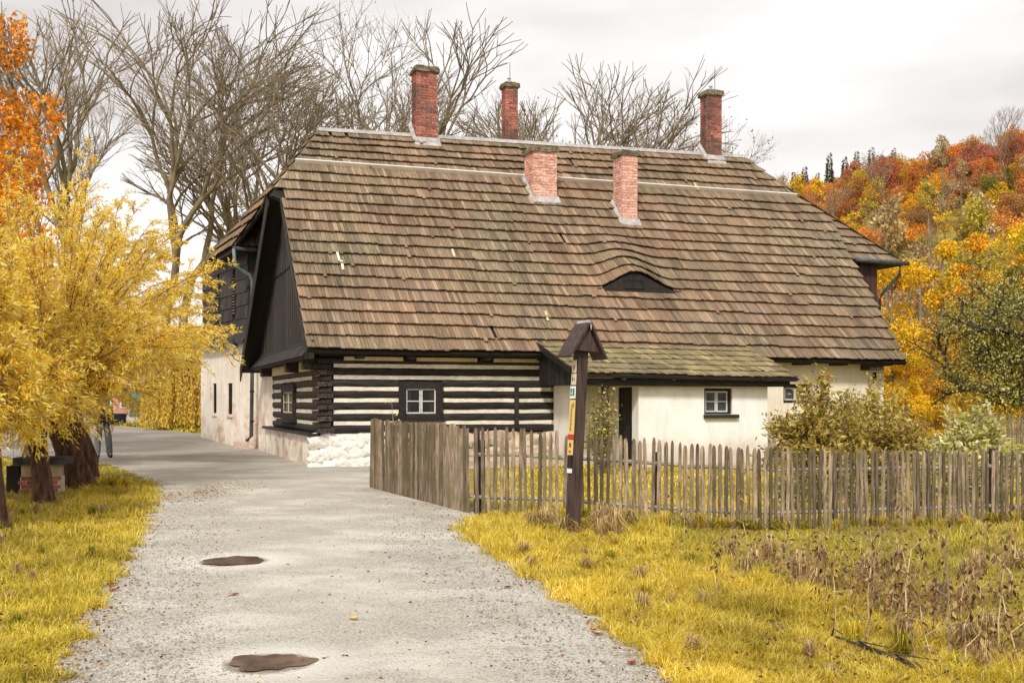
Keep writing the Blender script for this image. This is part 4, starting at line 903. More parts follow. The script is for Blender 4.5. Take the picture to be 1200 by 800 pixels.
def willow(x, y, lean, hz, cx, cy, rx, rz0, rz1, nrod, nleaf, seed, label, trunk_r=.22, second=False, llen=.092, ry=None):
    """pollarded willow: leaning trunk, a bunch of long rods filling a dome, narrow leaves hanging along them"""
    g = np.random.default_rng(seed); ry = ry or rx; root = empty('willow_tree', (x, y, float(ground_h(x, y))), 0, label, 'tree', 'pollarded willows along the path')
    hx, hy = lean; hd = Vector((hx, hy, hz))
    tr = trunk_mesh('trunk', [(0, 0, -.15), (hx*.15, hy*.15, .18), (hx*.45, hy*.45, hz*.5), hd], [trunk_r*1.35, trunk_r*1.02, trunk_r*.86, trunk_r*.95], M['bark'], seed); tr = link('trunk', tr, root)
    if second: link('stem', trunk_mesh('stem', [(.16, .05, -.1), (.17, .0, .5), (-.02, -.1, 1.1), (-.25, .1, 1.75)], [.17, .12, .10, .09], M['bark'], seed+1), root)
    S = []; LP = []; LA = []; off = np.array([cx, cy, 0.]); hd = np.array(hd)
    for i in range(nrod):
        a = g.uniform(0, 2*math.pi); q = g.uniform(0, 1)**.6; k = g.uniform(.15, 1)
        el = g.uniform(-.15, 1); tz = rz0+(rz1-rz0)*max(.02, (el*.5+.5)) if False else None
        th = math.acos(1-g.uniform(0, 1)*1.25); r_ = g.uniform(.72, 1.04)
        tgt = hd+off*np.array([1, 1, 0])+np.array([math.cos(a)*math.sin(th)*rx*r_, math.sin(a)*math.sin(th)*ry*r_, 0]); tgt[2] = rz0*.35+hz*.65+(rz1-hz)*max(math.cos(th), -.5)*r_
        if math.cos(th) < 0: tgt[2] = hz+(hz-rz0)*math.cos(th)*2.2*r_
        n = 9; p = hd+g.normal(size=3)*.1; mid = (hd+tgt)/2+np.array([0, 0, .45*np.linalg.norm((tgt-hd)[:2])*.6]); prev = p
        for j in range(1, n+1):
            f = j/n; c = (1-f)**2*p+2*f*(1-f)*mid+f*f*tgt+g.normal(size=3)*.02; S.append([*prev, *c, .022*(1-f*.85)+.003, .022*(1-(f+.1)*.85)+.003])
            ns = 4 if f > .25 else 1
            for _ in range(ns):       # side shoots
                d_ = unit((c-prev)+g.normal(size=3)*.14*1.2); L = g.uniform(.25, .75)*(1.1-f*.4); q0 = prev+(c-prev)*g.uniform(); q1 = q0+d_*L*.6; q2 = q1+(d_+np.array([0, 0, -.55]))*L*.5
                S.append([*q0, *q1, .006, .004]); S.append([*q1, *q2, .004, .002])
                m_ = int(nleaf/(nrod*n*3.6)); t_ = g.uniform(.1, 1, m_)[:, None]
                P_ = np.where(t_ < .5, q0+(q1-q0)*t_*2, q1+(q2-q1)*(t_-.5)*2)+g.normal(size=(m_, 3))*.02
                LP.append(P_); A_ = unit(d_)[None]*.9+g.normal(size=(m_, 3))*.55+np.array([0, 0, -.42]); LA.append(A_)
            prev = c
    low = (lambda P_: 1.25+.75*sstep(.75, 1.25, P_[:, 0])) if seed == 1 else (lambda P_: rz0-.05+0*P_[:, 0]); S = np.array(S); S = S[(S[:, 5] > low(S[:, 3:6])) | (np.hypot(S[:, 3], S[:, 4]) < .6)]; link('branches', seg_mesh('branches', S, M['twig'], 3), root)
    LP = np.concatenate(LP); LA = np.concatenate(LA); keep = LP[:, 2] > low(LP)-.2*g.uniform(0, 1, len(LP))**3; LP, LA = LP[keep], LA[keep]; L = g.uniform(.6, 1.2, len(LP))*llen
    link('crown', leaf_mesh('crown', LP, LA, L, L*.23, M['willow'], seed), root); return root
willow(-7.98, 21.1, (-.42, -.1), 1.45, .65, -.1, 2.95, 1.55, 6.2, 90, 98000, 1, 'thick twin-stemmed yellow willow nearest the two people', .30, True)
willow(-7.35, 17.9, (-.22, .1), 1.5, -1.1, .2, 1.8, 1.05, 5.9, 70, 76000, 2, 'thin-trunked yellow willow, the middle one beside the brick trough', .15)
willow(-6.42, 14.15, (-.15, .0), 1.4, -1.2, .1, 1.85, .95, 4.9, 64, 68000, 3, 'near yellow willow whose trunk is cut by the left edge', .17, False, .10)
willow(-11.7, 27.5, (.5, .2), 2.2, 1.6, -.2, 2.75, 2.6, 6.6, 74, 76000, 4, 'farthest yellow willow overhanging the path beyond the people', .22, False, .115)
# ------------------------------------------------------------------ generic tree builders
def bare_tree_mesh(seed, Ht, spread=.5, levels=6, stems=1, r0=.25, split_z=.3, twigs=True):
    g = random.Random(seed); S = []
    def grow(p, d_, L, r, lv):
        n = 5 if lv > 2 else 3; q = p
        for i in range(n):
            d2 = (d_+Vector((g.gauss(0, .14), g.gauss(0, .14), g.gauss(0, .09)+.055-.010*(levels-lv)))).normalized(); q2 = q+d2*(L/n); ra = r*(1-.3*i/n); rb = r*(1-.3*(i+1)/n)
            S.append([*q, *q2, ra, rb]); q = q2; d_ = d2
            if lv <= levels-1 and lv >= 1 and g.random() < .38 and i % 2 == 0:
                a = g.uniform(0, 6.28); s_ = Vector((math.cos(a), math.sin(a), g.uniform(.0, .5)))
                grow(q, (d_*.75+s_*.75).normalized(), L*g.uniform(.45, .62), r*.42, lv-2 if lv > 2 else lv-1)
        if lv <= 0: return
        k = 2 if g.random() < .55 else 3
        a0 = g.uniform(0, 6.28)
        for i in range(k):
            a = a0+i*6.28/k+g.uniform(-.4, .4); sp_ = spread*g.uniform(.5, 1.15); s_ = Vector((math.cos(a), math.sin(a), 0))
            grow(q, (d_+s_*sp_).normalized(), L*g.uniform(.68, .86), r*.66, lv-1)
    for s_ in range(stems):
        a = g.uniform(0, 6.28); d_ = Vector((.16*math.cos(a)*(stems > 1), .16*math.sin(a)*(stems > 1), 1)).normalized()
        S.append([0, 0, -.3, *(d_*Ht*split_z*.5), r0*1.25, r0]); grow(d_*Ht*split_z*.5, d_, Ht*split_z*.6, r0, levels)
    S = np.array(S); zmax = S[:, 5].max(); k = Ht/zmax; S[:, :6] *= k; S[:, 6:] = np.maximum(S[:, 6:], .0062)
    tp = S[S[:, 6] < .011]; tp = tp[np.arange(len(tp)) % 2 == 0]; g2 = np.random.default_rng(seed); ex = []
    if Ht > 15:
        for _ in range(1):
            f_ = g2.uniform(.2, 1, (len(tp), 1)); q0 = tp[:, :3]*(1-f_)+tp[:, 3:6]*f_; dd_ = unit(unit(tp[:, 3:6]-tp[:, :3])+g2.normal(size=q0.shape)*.5+np.array([0, 0, .15])); ex.append(np.concatenate([q0, q0+dd_*g2.uniform(.25, .6, (len(tp), 1)), np.full((len(tp), 1), .0045), np.full((len(tp), 1), .002)], 1))
        S = np.concatenate([S]+ex)
    me = seg_mesh('crown', S[S[:, 6] < .05], M['tip'], 3); me2 = seg_mesh('trunk', S[S[:, 6] >= .05], M['barebark'], 6); tips = S[S[:, 6] < .02][:, 3:6]
    return me2, me, tips
BT = [bare_tree_mesh(11, 17, .42, 6, 1, .24), bare_tree_mesh(12, 17, .40, 6, 2, .21, .22), bare_tree_mesh(25, 17, .46, 7, 2, .17, .18)]
def bare(x, y, ht, k, rz, label, leaves=None, wd=1.):
    root = empty('bare_tree', (x, y, float(ground_h(x, y))-.1), rz, label, 'tree', 'leafless trees behind the house'); s_ = ht/17; root.scale = (s_*wd, s_*wd, s_)
    link('trunk', BT[k][0], root); link('branches', BT[k][1], root)
    if leaves:
        g = np.random.default_rng(k+5); t_ = BT[k][2]; t_ = t_[g.integers(0, len(t_), leaves)]+g.normal(size=(leaves, 3))*.18
        o = link('crown', leaf_mesh('crown', t_, g.normal(size=(leaves, 3)), .14, .09, M['leaf'], 3), root); o.color = (.30, .24, .08, 1)
def atpx(px_, Y): return (px_-600)/1333.3*Y
for px_, Y, top, k, rz, lab, lv, wd in (
    (118, 64, -14, 0, .3, 'tall bare tree behind the willows, left of the forked one', 0, .95),
    (206, 64, 18, 1, 1.2, 'forked bare tree just left of the black wing roof', 0, 1.0),
    (78, 74, 40, 2, 2.2, 'bare tree between the orange tree and the tall bare trees', 0, .8),
    (365, 58, 12, 2, 3.9, 'wide bare tree rising behind the left end of the ridge', 350, .95),
    (318, 66, 95, 1, 5.2, 'lower bare tree between the black wing and the ridge', 0, .8),
    (492, 60, 12, 0, 4.4, 'bare tree directly behind the left red chimney', 0, 1.0),
    (548, 70, 92, 2, .8, 'small leafy-tipped bare tree between the first two red chimneys', 900, .8),
    (632, 60, 72, 1, 2.6, 'round-topped bare tree right of the slim sooty chimney', 0, 1.1),
    (712, 58, 58, 0, 5.6, 'spreading bare tree above the middle of the ridge', 0, 1.05),
    (808, 62, 112, 2, 1.9, 'thinly leaved tree behind the right red chimney', 2600, .9),
    (262, 84, 150, 0, 2.9, 'distant bare tree just above the black wing roof', 0, .8)):
    bare(atpx(px_, Y), Y, (470-top)*Y/1333.3+1.6, k, rz, lab, lv, wd)
def crown_points(g, n, blobs): # leaves gathered in shells of uneven clumps
    B = np.array(blobs); w_ = B[:, 3]**2; idx = g.choice(len(B), n, p=w_/w_.sum()); d_ = unit(g.normal(size=(n, 3))); r = B[idx, 3:4]*(g.uniform(.25, 1, (n, 1))**.45)
    r = r*(1+.18*np.sin(d_[:, :1]*7+idx[:, None])+.12*np.sin(d_[:, 2:3]*11)); return B[idx, :3]+d_*r*np.array([1, 1, .8]), d_
def broad_mesh(seed, Ht, wid, n, leaf, z0=.22, style='round'):
    g = np.random.default_rng(seed); blobs = []; S = []
    nb = 26 if style != 'slim' else 20
    for i in range(nb):
        f = g.uniform(0, 1)
        if style == 'round': rr = wid*.5*math.sin(math.pi*(.14+.80*f))**.7; sz = wid*g.uniform(.10, .20)
        else: rr = wid*.5*(1-f*.75)*(.5+.5*min(1, f*4)); sz = wid*g.uniform(.10, .2)*(1.1-.5*f)
        a = g.uniform(0, 6.28); q = rr*g.uniform(.35, 1)
        c = (math.cos(a)*q, math.sin(a)*q, Ht*(z0+(1-z0)*f*.92), sz); blobs.append(c)
        zt = c[2]-q*.8; zt = max(zt, Ht*.12); S.append([0, 0, zt, c[0], c[1], c[2], .05*Ht/12, .015])
    P_, d_ = crown_points(g, n, blobs); ax = d_+g.normal(size=P_.shape)*.9+np.array([0, 0, -.3])
    lm = leaf_mesh('crown', P_, ax, g.uniform(.7, 1.3, n)*leaf, g.uniform(.7, 1.2, n)*leaf*.7, M['leaf'], seed)
    S.append([0, 0, -.5, 0, 0, Ht*.5, .014*Ht, .009*Ht]); S.append([0, 0, Ht*.5, 0, 0, Ht*.9, .009*Ht, .002*Ht])
    return seg_mesh('trunk', S, M['barebark'], 5), lm
def conifer_mesh(seed, Ht, wid, n):
    g = np.random.default_rng(seed); f = 1-np.sqrt(g.uniform(0, 1, n)); lay = np.floor(f*22)/22; inl = (f*22) % 1; a = g.uniform(0, 6.28, n); rr = wid*.5*(1-f)**.9*(1-.45*inl)*(.75+.25*np.sin(a*5+lay*40))*g.uniform(.3, 1, n)**.5
    P_ = np.stack([np.cos(a)*rr, np.sin(a)*rr, Ht*(.1+.9*f)-rr*.25], -1); ax = np.stack([np.cos(a), np.sin(a), -.35+0*a], -1)+g.normal(size=(n, 3))*.25
    return seg_mesh('trunk', [[0, 0, -.5, 0, 0, Ht*.95, .012*Ht, .01]], M['darkbark'], 5), leaf_mesh('crown', P_, ax, .75, .22, M['needle'], seed)
BM = [broad_mesh(31, 12, 8.5, 5600, .33), broad_mesh(32, 12, 9.5, 5600, .33), broad_mesh(33, 12, 7.5, 5000, .33)]
SM = [broad_mesh(41, 13, 4.6, 1500, .30, .2, 'slim'), broad_mesh(42, 13, 5.2, 1100, .30, .15, 'slim')]
CM = [conifer_mesh(51, 15, 5, 2600), conifer_mesh(52, 15, 4.2, 2200)]
SP = [bare_tree_mesh(61, 12, .4, 5, 1, .14), bare_tree_mesh(62, 12, .4, 5, 2, .12)]
def put(name, x, y, meshes, s_, rz, label, group, color=None, parts=('trunk', 'crown')):
    root = empty(name, (x, y, float(ground_h(x, y))-.2), rz, label, 'tree', group); root.scale = (s_, s_, s_*random.uniform(.9, 1.15))
    for nm, me in zip(parts, meshes):
        o = link(nm, me, root)
        if color: o.color = (*color, 1)
    return root
# near yellow trees right behind the house
NY = [broad_mesh(71, 9, 5.5, 15000, .16, .08), broad_mesh(72, 10, 4.2, 9000, .16, .12, 'slim'), broad_mesh(73, 10, 4.6, 6500, .15, .2, 'slim')]
YEL, GOLD, ORA, RED, TAN, OLI, LIME = (.98, .66, .05), (.95, .52, .05), (.87, .40, .10), (.55, .25, .13), (.66, .50, .27), (.26, .23, .06), (.62, .52, .10)
for px_, Y, top, k, colr, lab in (
    (1062, 46, 385, 0, YEL, 'bright yellow tree just right of the lowest roof corner'),
    (1095, 52, 350, 0, GOLD, 'golden tree behind the bright yellow one at the roof corner'),
    (1045, 58, 268, 0, YEL, 'round yellow treetop above the side wing gutter'),
    (1105, 60, 275, 1, YEL, 'slender yellow birch right of the round yellow treetop'),
    (1140, 56, 262, 1, GOLD, 'slender golden birch left of the dark apple tree'),
    (1078, 66, 240, 2, TAN, 'pale thin birch above the side wing'),
    (1150, 70, 235, 2, LIME, 'pale green thin birch above the apple tree'),
    (1195, 60, 280, 2, OLI, 'olive half-bare tree behind the apple tree at the right edge'),
    (1170, 50, 330, 1, YEL, 'yellow birch partly hidden by the apple tree'),
    (1012, 64, 300, 2, YEL, 'thin yellow tree peeping over the roof slope'),
    (1125, 46, 395, 0, YEL, 'low yellow bushy tree under the birches'),
    (1215, 52, 300, 1, GOLD, 'golden tree at the right edge behind the apple tree'),
    (1030, 50, 400, 0, GOLD, 'golden foliage hard against the right end of the house')):
    h_ = (470-top)*Y/1333.3+1.6-float(ground_h(atpx(px_, Y), Y)); put('birch_tree' if k else 'maple_tree', atpx(px_, Y), Y, NY[k], h_/10.0, random.uniform(0, 6), lab, None, colr)
# hillside wood: individual trees on the slope
g = random.Random(77); cnt = 0; grp = 'autumn trees on the hillside'
names = {'YEL': 'yellow broadleaved tree', 'GOLD': 'golden broadleaved tree', 'ORA': 'orange broadleaved tree', 'RED': 'rust-red broadleaved tree', 'TAN': 'pale tan half-bare tree', 'OLI': 'olive-green tree', 'LIME': 'pale green birch'}
pal = dict(YEL=YEL, GOLD=GOLD, ORA=ORA, RED=RED, TAN=TAN, OLI=OLI, LIME=LIME)
Y = 72.
while Y < 232:
    xa, xb = (860-600)/1333.3*Y, (1360-600)/1333.3*Y; st = 3.9+Y*.008; x = xa+g.uniform(0, st)
    while x < xb:
        xx, yy = x+g.uniform(-1.2, 1.2), Y+g.uniform(-2.2, 2.2); zt = float(ground_h(xx, yy)); f = (Y-72)/160; x += st
        if f > .62: c = g.choices(['ORA', 'RED', 'GOLD', 'OLI', 'TAN'], [5, 5, 1.5, 1, .8])[0]
        elif f > .35: c = g.choices(['ORA', 'RED', 'GOLD', 'YEL', 'TAN', 'OLI', 'LIME'], [3, 3, 3, 2.5, 2, 1.2, 1])[0]
        else: c = g.choices(['YEL', 'GOLD', 'TAN', 'LIME', 'OLI', 'RED'], [4, 2, 2.5, 2, 1.5, .6])[0]
        pxx = 600+1333.3*xx/yy; zone = 'lower' if f < .35 else 'middle' if f < .65 else 'upper'
        side = 'near the roof edge' if pxx < 1010 else 'towards the right edge' if pxx > 1120 else 'in the middle of the slope'
        if c in ('TAN',) and g.random() < .5: 
            put('bare_tree', xx, yy, SP[g.randrange(2)], g.uniform(.8, 1.1), g.uniform(0, 6), 'leafless grey tree on the %s hillside %s' % (zone, side), grp, None, ('trunk', 'branches'))
        elif c in ('TAN', 'LIME') or (c == 'YEL' and g.random() < .5): put('birch_tree', xx, yy, SM[g.randrange(2)], g.uniform(.75, 1.1), g.uniform(0, 6), '%s on the %s hillside %s' % (names[c], zone, side), grp, pal[c])
        else: put('broadleaved_tree', xx, yy, BM[g.randrange(3)], g.uniform(.48, .80), g.uniform(0, 6), '%s on the %s hillside %s' % (names[c], zone, side), grp, tuple(q*g.uniform(.8, 1.2) for q in pal[c]))
        cnt += 1
    Y += 5.6
print('hill trees', cnt)
for px_, Yc, s_ in ((943, 205, .62), (958, 206, .7), (972, 210, .72), (990, 212, .80), (1004, 214, .78), (1021, 214, 1.0), (1034, 216, .85), (1047, 215, .8), (1063, 222, .7), (1078, 222, .8), (1094, 224, .75), (1112, 224, .7), (930, 200, .5), (1136, 180, .6), (1120, 130, .7)):
    Yc -= 6; s_ = max(.5, ((470-{943: 190, 958: 196, 972: 186, 990: 184, 1004: 180, 1021: 164, 1034: 172, 1047: 176, 1063: 186, 1078: 182, 1094: 180, 1112: 178, 930: 205, 1136: 215, 1120: 300}[px_])*Yc/1333.3+1.6-float(ground_h(atpx(px_, Yc), Yc)))/15); put('spruce_tree', atpx(px_, Yc), Yc, CM[g.randrange(2)], s_, g.uniform(0, 6), 'dark pointed spruce on the skyline of the hill' if Yc > 180 else ('dark spruce among the yellow trees low on the slope' if Yc < 150 else 'dark spruce among the orange trees high on the slope'), 'spruces on the skyline' if Yc > 180 else None)
# far low wood filling the horizon left of the house
# (single trees, yellow and brown, behind the bare ones)
for i, (px_, Y, top, colr) in enumerate(((30, 60, 330, GOLD), (75, 64, 350, TAN), (112, 84, 380, YEL), (185, 82, 400, YEL), (225, 66, 385, LIME), (-20, 55, 280, ORA), (270, 70, 390, TAN), (205, 56, 420, GOLD))):
    h_ = (470-top)*Y/1333.3+1.3; put('broadleaved_tree', atpx(px_, Y), Y, BM[i % 3], h_/12, i, ('golden', 'tan', 'bright yellow', 'yellow', 'pale green', 'orange', 'pale brown', 'low golden')[i]+' tree far behind the willows, seen between their branches', 'background trees left of the house', colr)
# hanging yellow willow curtain at the bend of the path
gg = np.random.default_rng(9); wl = empty('weeping_willow', (-14.9, 53.5, .25), 0, 'weeping yellow willow hanging like a curtain at the bend of the path', 'tree')
S = []; LP = []; LA = []
for i in range(420):
    a = gg.uniform(0, 6.28); r = 3.6*math.sqrt(gg.uniform(.25, 1)); z1 = 2.2+(3.6-r)*.9+gg.uniform(-.3, .4)+.6; x0, y0 = math.cos(a)*r*.7, math.sin(a)*r*.6; z0 = gg.uniform(.1, .6)
    S.append([x0*.9, y0*.9, z1, x0, y0, z0, .012, .006]); m_ = 70; t_ = gg.uniform(0, 1, (m_, 1)); LP.append(np.array([[x0*.9, y0*.9, z1]])*(1-t_)+np.array([[x0, y0, z0]])*t_+gg.normal(size=(m_, 3))*.05); LA.append(gg.normal(size=(m_, 3))*.5+np.array([0, 0, -1.4]))
    S.append([0, 0, 2.4, x0*.9, y0*.9, z1, .03, .012])
S.append([0, 0, -.3, 0, 0, 2.6, .3, .2]); link('trunk', seg_mesh('trunk', S, M['twig'], 4), wl); LP = np.concatenate(LP); link('crown', leaf_mesh('crown', LP, np.concatenate(LA), .17, .05, M['willow'], 5), wl)
# orange tree, top left
ot = broad_mesh(81, 13.2, 6.0, 13000, .14, .34)
put('orange_maple_tree', -15.0, 30, ot, 1.0, .4, 'big orange-red maple rising above the willows at the top left corner', None, (.98, .40, .04))
put('orange_maple_tree', -17.6, 34, broad_mesh(82, 13.5, 6, 12000, .15, .35), 1.0, .4, 'darker rust-coloured maple behind the orange one at the left edge', None, (.70, .22, .05))

# apple tree at the right edge: dark crooked limbs, thin olive leaves
ap = empty('apple_tree', (15.3, 30.0, -.1), 0, 'old dark apple tree with crooked spreading limbs at the right edge', 'tree')
g = random.Random(4); S = [[0, 0, -.3, -.1, 0, 1.6, .24, .20]]; tips = []
def limb(p, d_, L, r, lv, droop):
    n = 5; q = p
    for i in range(n):
        d_ = (d_+Vector((g.gauss(0, .22), g.gauss(0, .22), g.gauss(0, .16)-droop))).normalized(); q2 = q+d_*L/n; S.append([*q, *q2, r*(1-.12*i), r*(1-.12*(i+1))]); q = q2
        if lv > 0 and i > 0:
            for _ in range(2 if lv < 3 else 1):
                a = g.uniform(0, 6.28); limb(q, (d_*.5+Vector((math.cos(a), math.sin(a), g.uniform(-.2, .9)))*.8).normalized(), L*g.uniform(.42, .65), r*.48, lv-1, droop*.5)
        if lv <= 1: tips.append(tuple(q))
for d_, L in (((-1, -.15, .22), 3.0), ((-.75, .4, .55), 2.9), ((-.5, -.5, 1), 2.8), ((.1, .2, 1.2), 3.0), ((.8, 0, .6), 2.6), ((-1, .2, .02), 2.6)): limb(Vector((-.1, 0, 1.55)), Vector(d_).normalized(), L, .15, 3, .02)
link('trunk', seg_mesh('trunk', S, M['darkbark'], 5), ap); tips = np.array(tips); gg = np.random.default_rng(8); n = 34000; P_ = tips[gg.integers(0, len(tips), n)]+gg.normal(size=(n, 3))*.19
link('crown', leaf_mesh('crown', P_, gg.normal(size=(n, 3))+np.array([0, 0, -.3]), gg.uniform(.06, .11, n), .05, M['appleleaf'], 3), ap)

# ------------------------------------------------------------------ shrubs in the garden
def shrub(name, x, y, rx, ry, ht, nst, nlf, mat, seed, label, leaf=.075, lw=.4, tipmat=None, arch=.4, col=None):
    g = np.random.default_rng(seed); root = empty(name, (x, y, float(ground_h(x, y))), 0, label, 'shrub'); S = []; LP = []; LA = []; TP = []; TA = []
    for i in range(nst):
        a = g.uniform(0, 6.28); q = math.sqrt(g.uniform(0, 1)); top = np.array([math.cos(a)*rx*q, math.sin(a)*ry*q, ht*(1-.55*q*q)*g.uniform(.55, 1.2)]); p = np.array([math.cos(a)*rx*.15, math.sin(a)*ry*.15, 0.]); mid = np.array([top[0]*.45, top[1]*.45, top[2]*1.05]); prev = p; n = 7
        for j in range(1, n+1):
            f = j/n; c = (1-f)**2*p+2*f*(1-f)*mid+f*f*top+g.normal(size=3)*.02; S.append([*prev, *c, .012*(1-f)+.004, .012*(1-f)+.003])
            m_ = max(1, int(nlf/(nst*n))); base = prev+(c-prev)*g.uniform(0, 1, (m_, 1))+g.normal(size=(m_, 3))*.085*(1 if f > .3 else .5); A_ = unit(c-prev)[None]*.5+g.normal(size=(m_, 3))*.8
            if tipmat and f > .95: TP.append(base[:m_//3+1]); TA.append(A_[:m_//3+1]); LP.append(base[m_//3+1:]); LA.append(A_[m_//3+1:])
            elif f > .2: LP.append(base); LA.append(A_)
            prev = c
    link('stems', seg_mesh('stems', S, M['tip'], 3), root); LP = np.concatenate(LP); L = g.uniform(.7, 1.3, len(LP))*leaf
    o = link('foliage', leaf_mesh('foliage', LP, np.concatenate(LA), L, L*lw, mat, seed), root)
    if col: o.color = (*col, 1)
    if TP: TP = np.concatenate(TP); L = g.uniform(.7, 1.2, len(TP))*leaf; link('shoot_tips', leaf_mesh('shoot_tips', TP, np.concatenate(TA), L, L*lw, tipmat, seed), root)['kind'] = 'stuff'
    return root
shrub('garden_shrub', 5.75, 21.0, 1.25, .9, 2.05, 80, 11500, M['shrubleaf'], 1, 'tall loose olive shrub with reddish shoot tips in front of the cream wall', .11, .42, M['shrubtip'])
shrub('garden_shrub', 6.95, 21.6, 1.1, .8, 1.8, 75, 12000, M['shrubleaf'], 2, 'darker olive shrub right of the tall one, touching the house corner', .11, .42, M['shrubtip'])
shrub('garden_shrub', 8.55, 21.0, 1.05, .8, 1.45, 80, 10000, M['paleleaf'], 3, 'low pale yellow-green shrub behind the fence, right of the olive ones', .12, .5)
shrub('garden_shrub', 8.0, 25.5, 1.3, .9, 1.9, 55, 6500, M['appleleaf'], 7, 'dull brownish shrub behind the pale one', .09, .4, M['shrubtip'])
shrub('climbing_rose', 1.93, 25.0, .42, .3, 1.75, 45, 1700, M['appleleaf'], 4, 'climbing rose bush with yellow-green leaves on the porch post', .075, .6, M['shrubtip'])
shrub('climbing_plant', -2.78, 27.0, .28, .1, 1.65, 7, 60, M['paleleaf'], 5, 'small sprig with yellow leaves against the log wall left of the window', .07, .45)
for i, (px_, Y, h_) in enumerate(((925, 18.6, .75), (965, 18.4, .8), (1005, 18.5, .85), (1045, 18.8, .8), (1085, 19, .85), (1130, 19.2, .8), (1165, 19.3, .8))):
    shrub('garden_plant', atpx(px_, Y), Y, .38, .3, h_, 26, 900, M['appleleaf'], 20+i, ('', '')[0] or '%s dark tangle of stems and leaves behind the right half of the long fence' % ('leftmost', 'second', 'third', 'middle', 'fifth', 'sixth', 'rightmost')[i], .07, .45)

# ------------------------------------------------------------------ grass, weeds, leaves
def blades(name, n, xr, yr, keep, hgt, wid, mat, seed, label, bend=.85, ypow=True):
    g = np.random.default_rng(seed); u = g.uniform(0, 1, n); y = 1/(1/yr[0]+(1/yr[1]-1/yr[0])*u); x = g.uniform(0, 1, n)*(xr[1](y)-xr[0](y))+xr[0](y); k = keep(x, y, g); x, y = x[k], y[k]; n = len(x); z = ground_h(x, y)
    cl = .8+.45*np.sin(x*3.1+np.sin(y*2.3)*2)*np.sin(y*2.7+1)+.35*np.sin(x*9+y*7)*np.sin(x*5-y*11)+.3*np.sin(x*1.3+2)*np.sin(y*1.1); H_ = hgt*g.uniform(.35, 1.3, n)*np.clip(cl, .3, 1.7); a = g.uniform(0, 6.28, n); b_ = g.normal(size=(n, 2))*bend; W_ = wid*(.6+y/14)
    V = np.empty((n, 5, 3)); sx_, sy_ = np.cos(a)*W_/2, np.sin(a)*W_/2; base = np.stack([x, y, z], -1); S_ = np.stack([sx_, sy_, 0*sx_], -1); M1 = base+np.stack([b_[:, 0]*H_*.3, b_[:, 1]*H_*.3, H_*.6], -1); T_ = base+np.stack([b_[:, 0]*H_, b_[:, 1]*H_, H_*(1-.25*np.abs(b_[:, 0]))], -1)
    V = np.stack([base-S_, base+S_, M1+S_*.7, M1-S_*.7, T_], 1); V[:, :2, 2] -= .02
    n5 = np.arange(n)[:, None]*5; F3 = np.concatenate([n5+np.array([[0, 1, 2]]), n5+np.array([[0, 2, 3]]), n5+np.array([[3, 2, 4]])]); me = np_mesh(name, V.reshape(-1, 3), F3, mat); o = link(name, me); tag(o, label, 'grass', kind='stuff'); return o
inhouse = lambda x, y: ((x-CX)*E1.x+(y-CY)*E1.y > -.6) & ((x-CX)*E2.x+(y-CY)*E2.y > -.25)
fv = lambda x: np.interp(x, [-.54, 2.34, 7.66, 14], [16.06, 15.6, 17.3, 19.4])
blades('grass', 95000, (lambda y: np.maximum(-.62*y, -15)-.5, lambda y: road_l(y)+wob(y)+.05), (5.2, 30), lambda x, y, g: g.uniform(0, 1, len(x)) < 1, .10, .006, M['grassgreen'], 1, 'olive and yellow grass verge left of the gravel path')
blades('grass', 60000, (lambda y: road_l(y)-1.3, lambda y: road_l(y)+wob(y)+.09), (5.2, 22), lambda x, y, g: g.uniform(0, 1, len(x)) < .7, .11, .006, M['grass'], 2, 'bright yellow grass fringe along the left side of the path')
blades('grass', 120000, (lambda y: road_r(y)+wob(y, 2)-.07, lambda y: road_r(y)+2.6), (5.2, 15.9), lambda x, y, g: (y < fv(x)+.2), .12, .006, M['grass'], 3, 'bright yellow grass verge right of the gravel path')
blades('grass', 110000, (lambda y: road_r(y)+1.8, lambda y: .56*y+2), (5.2, 19), lambda x, y, g: (y < fv(x)+.15), .10, .006, M['grassgreen'], 4, 'yellow-green meadow grass in front of the long fence', .8)
blades('grass', 70000, (lambda y: 0*y-.3, lambda y: .5*y+1), (15.8, 60), lambda x, y, g: (y > fv(x)) & ~inhouse(x, y) & (x > -1.6+(y-16)*-.35), .09, .010, M['grass'], 5, 'yellow lawn behind the long fence and around the shrubs')
blades('grass', 15000, (lambda y: -.35*y-8, lambda y: -.2*y-2), (48, 75), lambda x, y, g: (x > road_r(y)), .2, .02, M['grassgreen'], 6, 'grass strip below the weeping willow at the bend')
blades('grass', 45000, (lambda y: road_l(y)-6, lambda y: road_l(y)+.02), (5.2, 22), lambda x, y, g: np.sin(x*4+y*1.7)*np.sin(y*3-x)+g.normal(size=len(x))*.5 > .35, .10, .006, M['straw'], 7, 'patches of dry straw-coloured grass in the left verge', 1.1)
blades('grass', 70000, (lambda y: road_r(y)+.1, lambda y: .56*y+2), (5.2, 19), lambda x, y, g: (y < fv(x)) & (np.sin(x*3+y*1.3)*np.sin(y*2.6-x)+g.normal(size=len(x))*.5 > .4), .10, .006, M['straw'], 8, 'patches of dry straw-coloured grass in the right meadow', 1.1)
blades('grass', 36000, (lambda y: road_r(y)+.2, lambda y: .56*y+2), (5.2, 19), lambda x, y, g: (y < fv(x)) & (np.sin(x*2.1+1)*np.sin(y*1.9+x)+g.normal(size=len(x))*.3 > .35), .12, .007, M['grassgreen'], 9, 'darker olive clumps of grass in the right meadow', .8)
g9 = np.random.default_rng(44); n = 4200; y = 1/(1/5.5+(1/20-1/5.5)*g9.uniform(0, 1, n)); x = g9.uniform(-.55, .55, n)*y; k = ((x < road_l(y)) | (x > road_r(y))) & (y < fv(x)+.0*y); x, y = x[k], y[k]; n = len(x); s_ = g9.uniform(.02, .045, n)
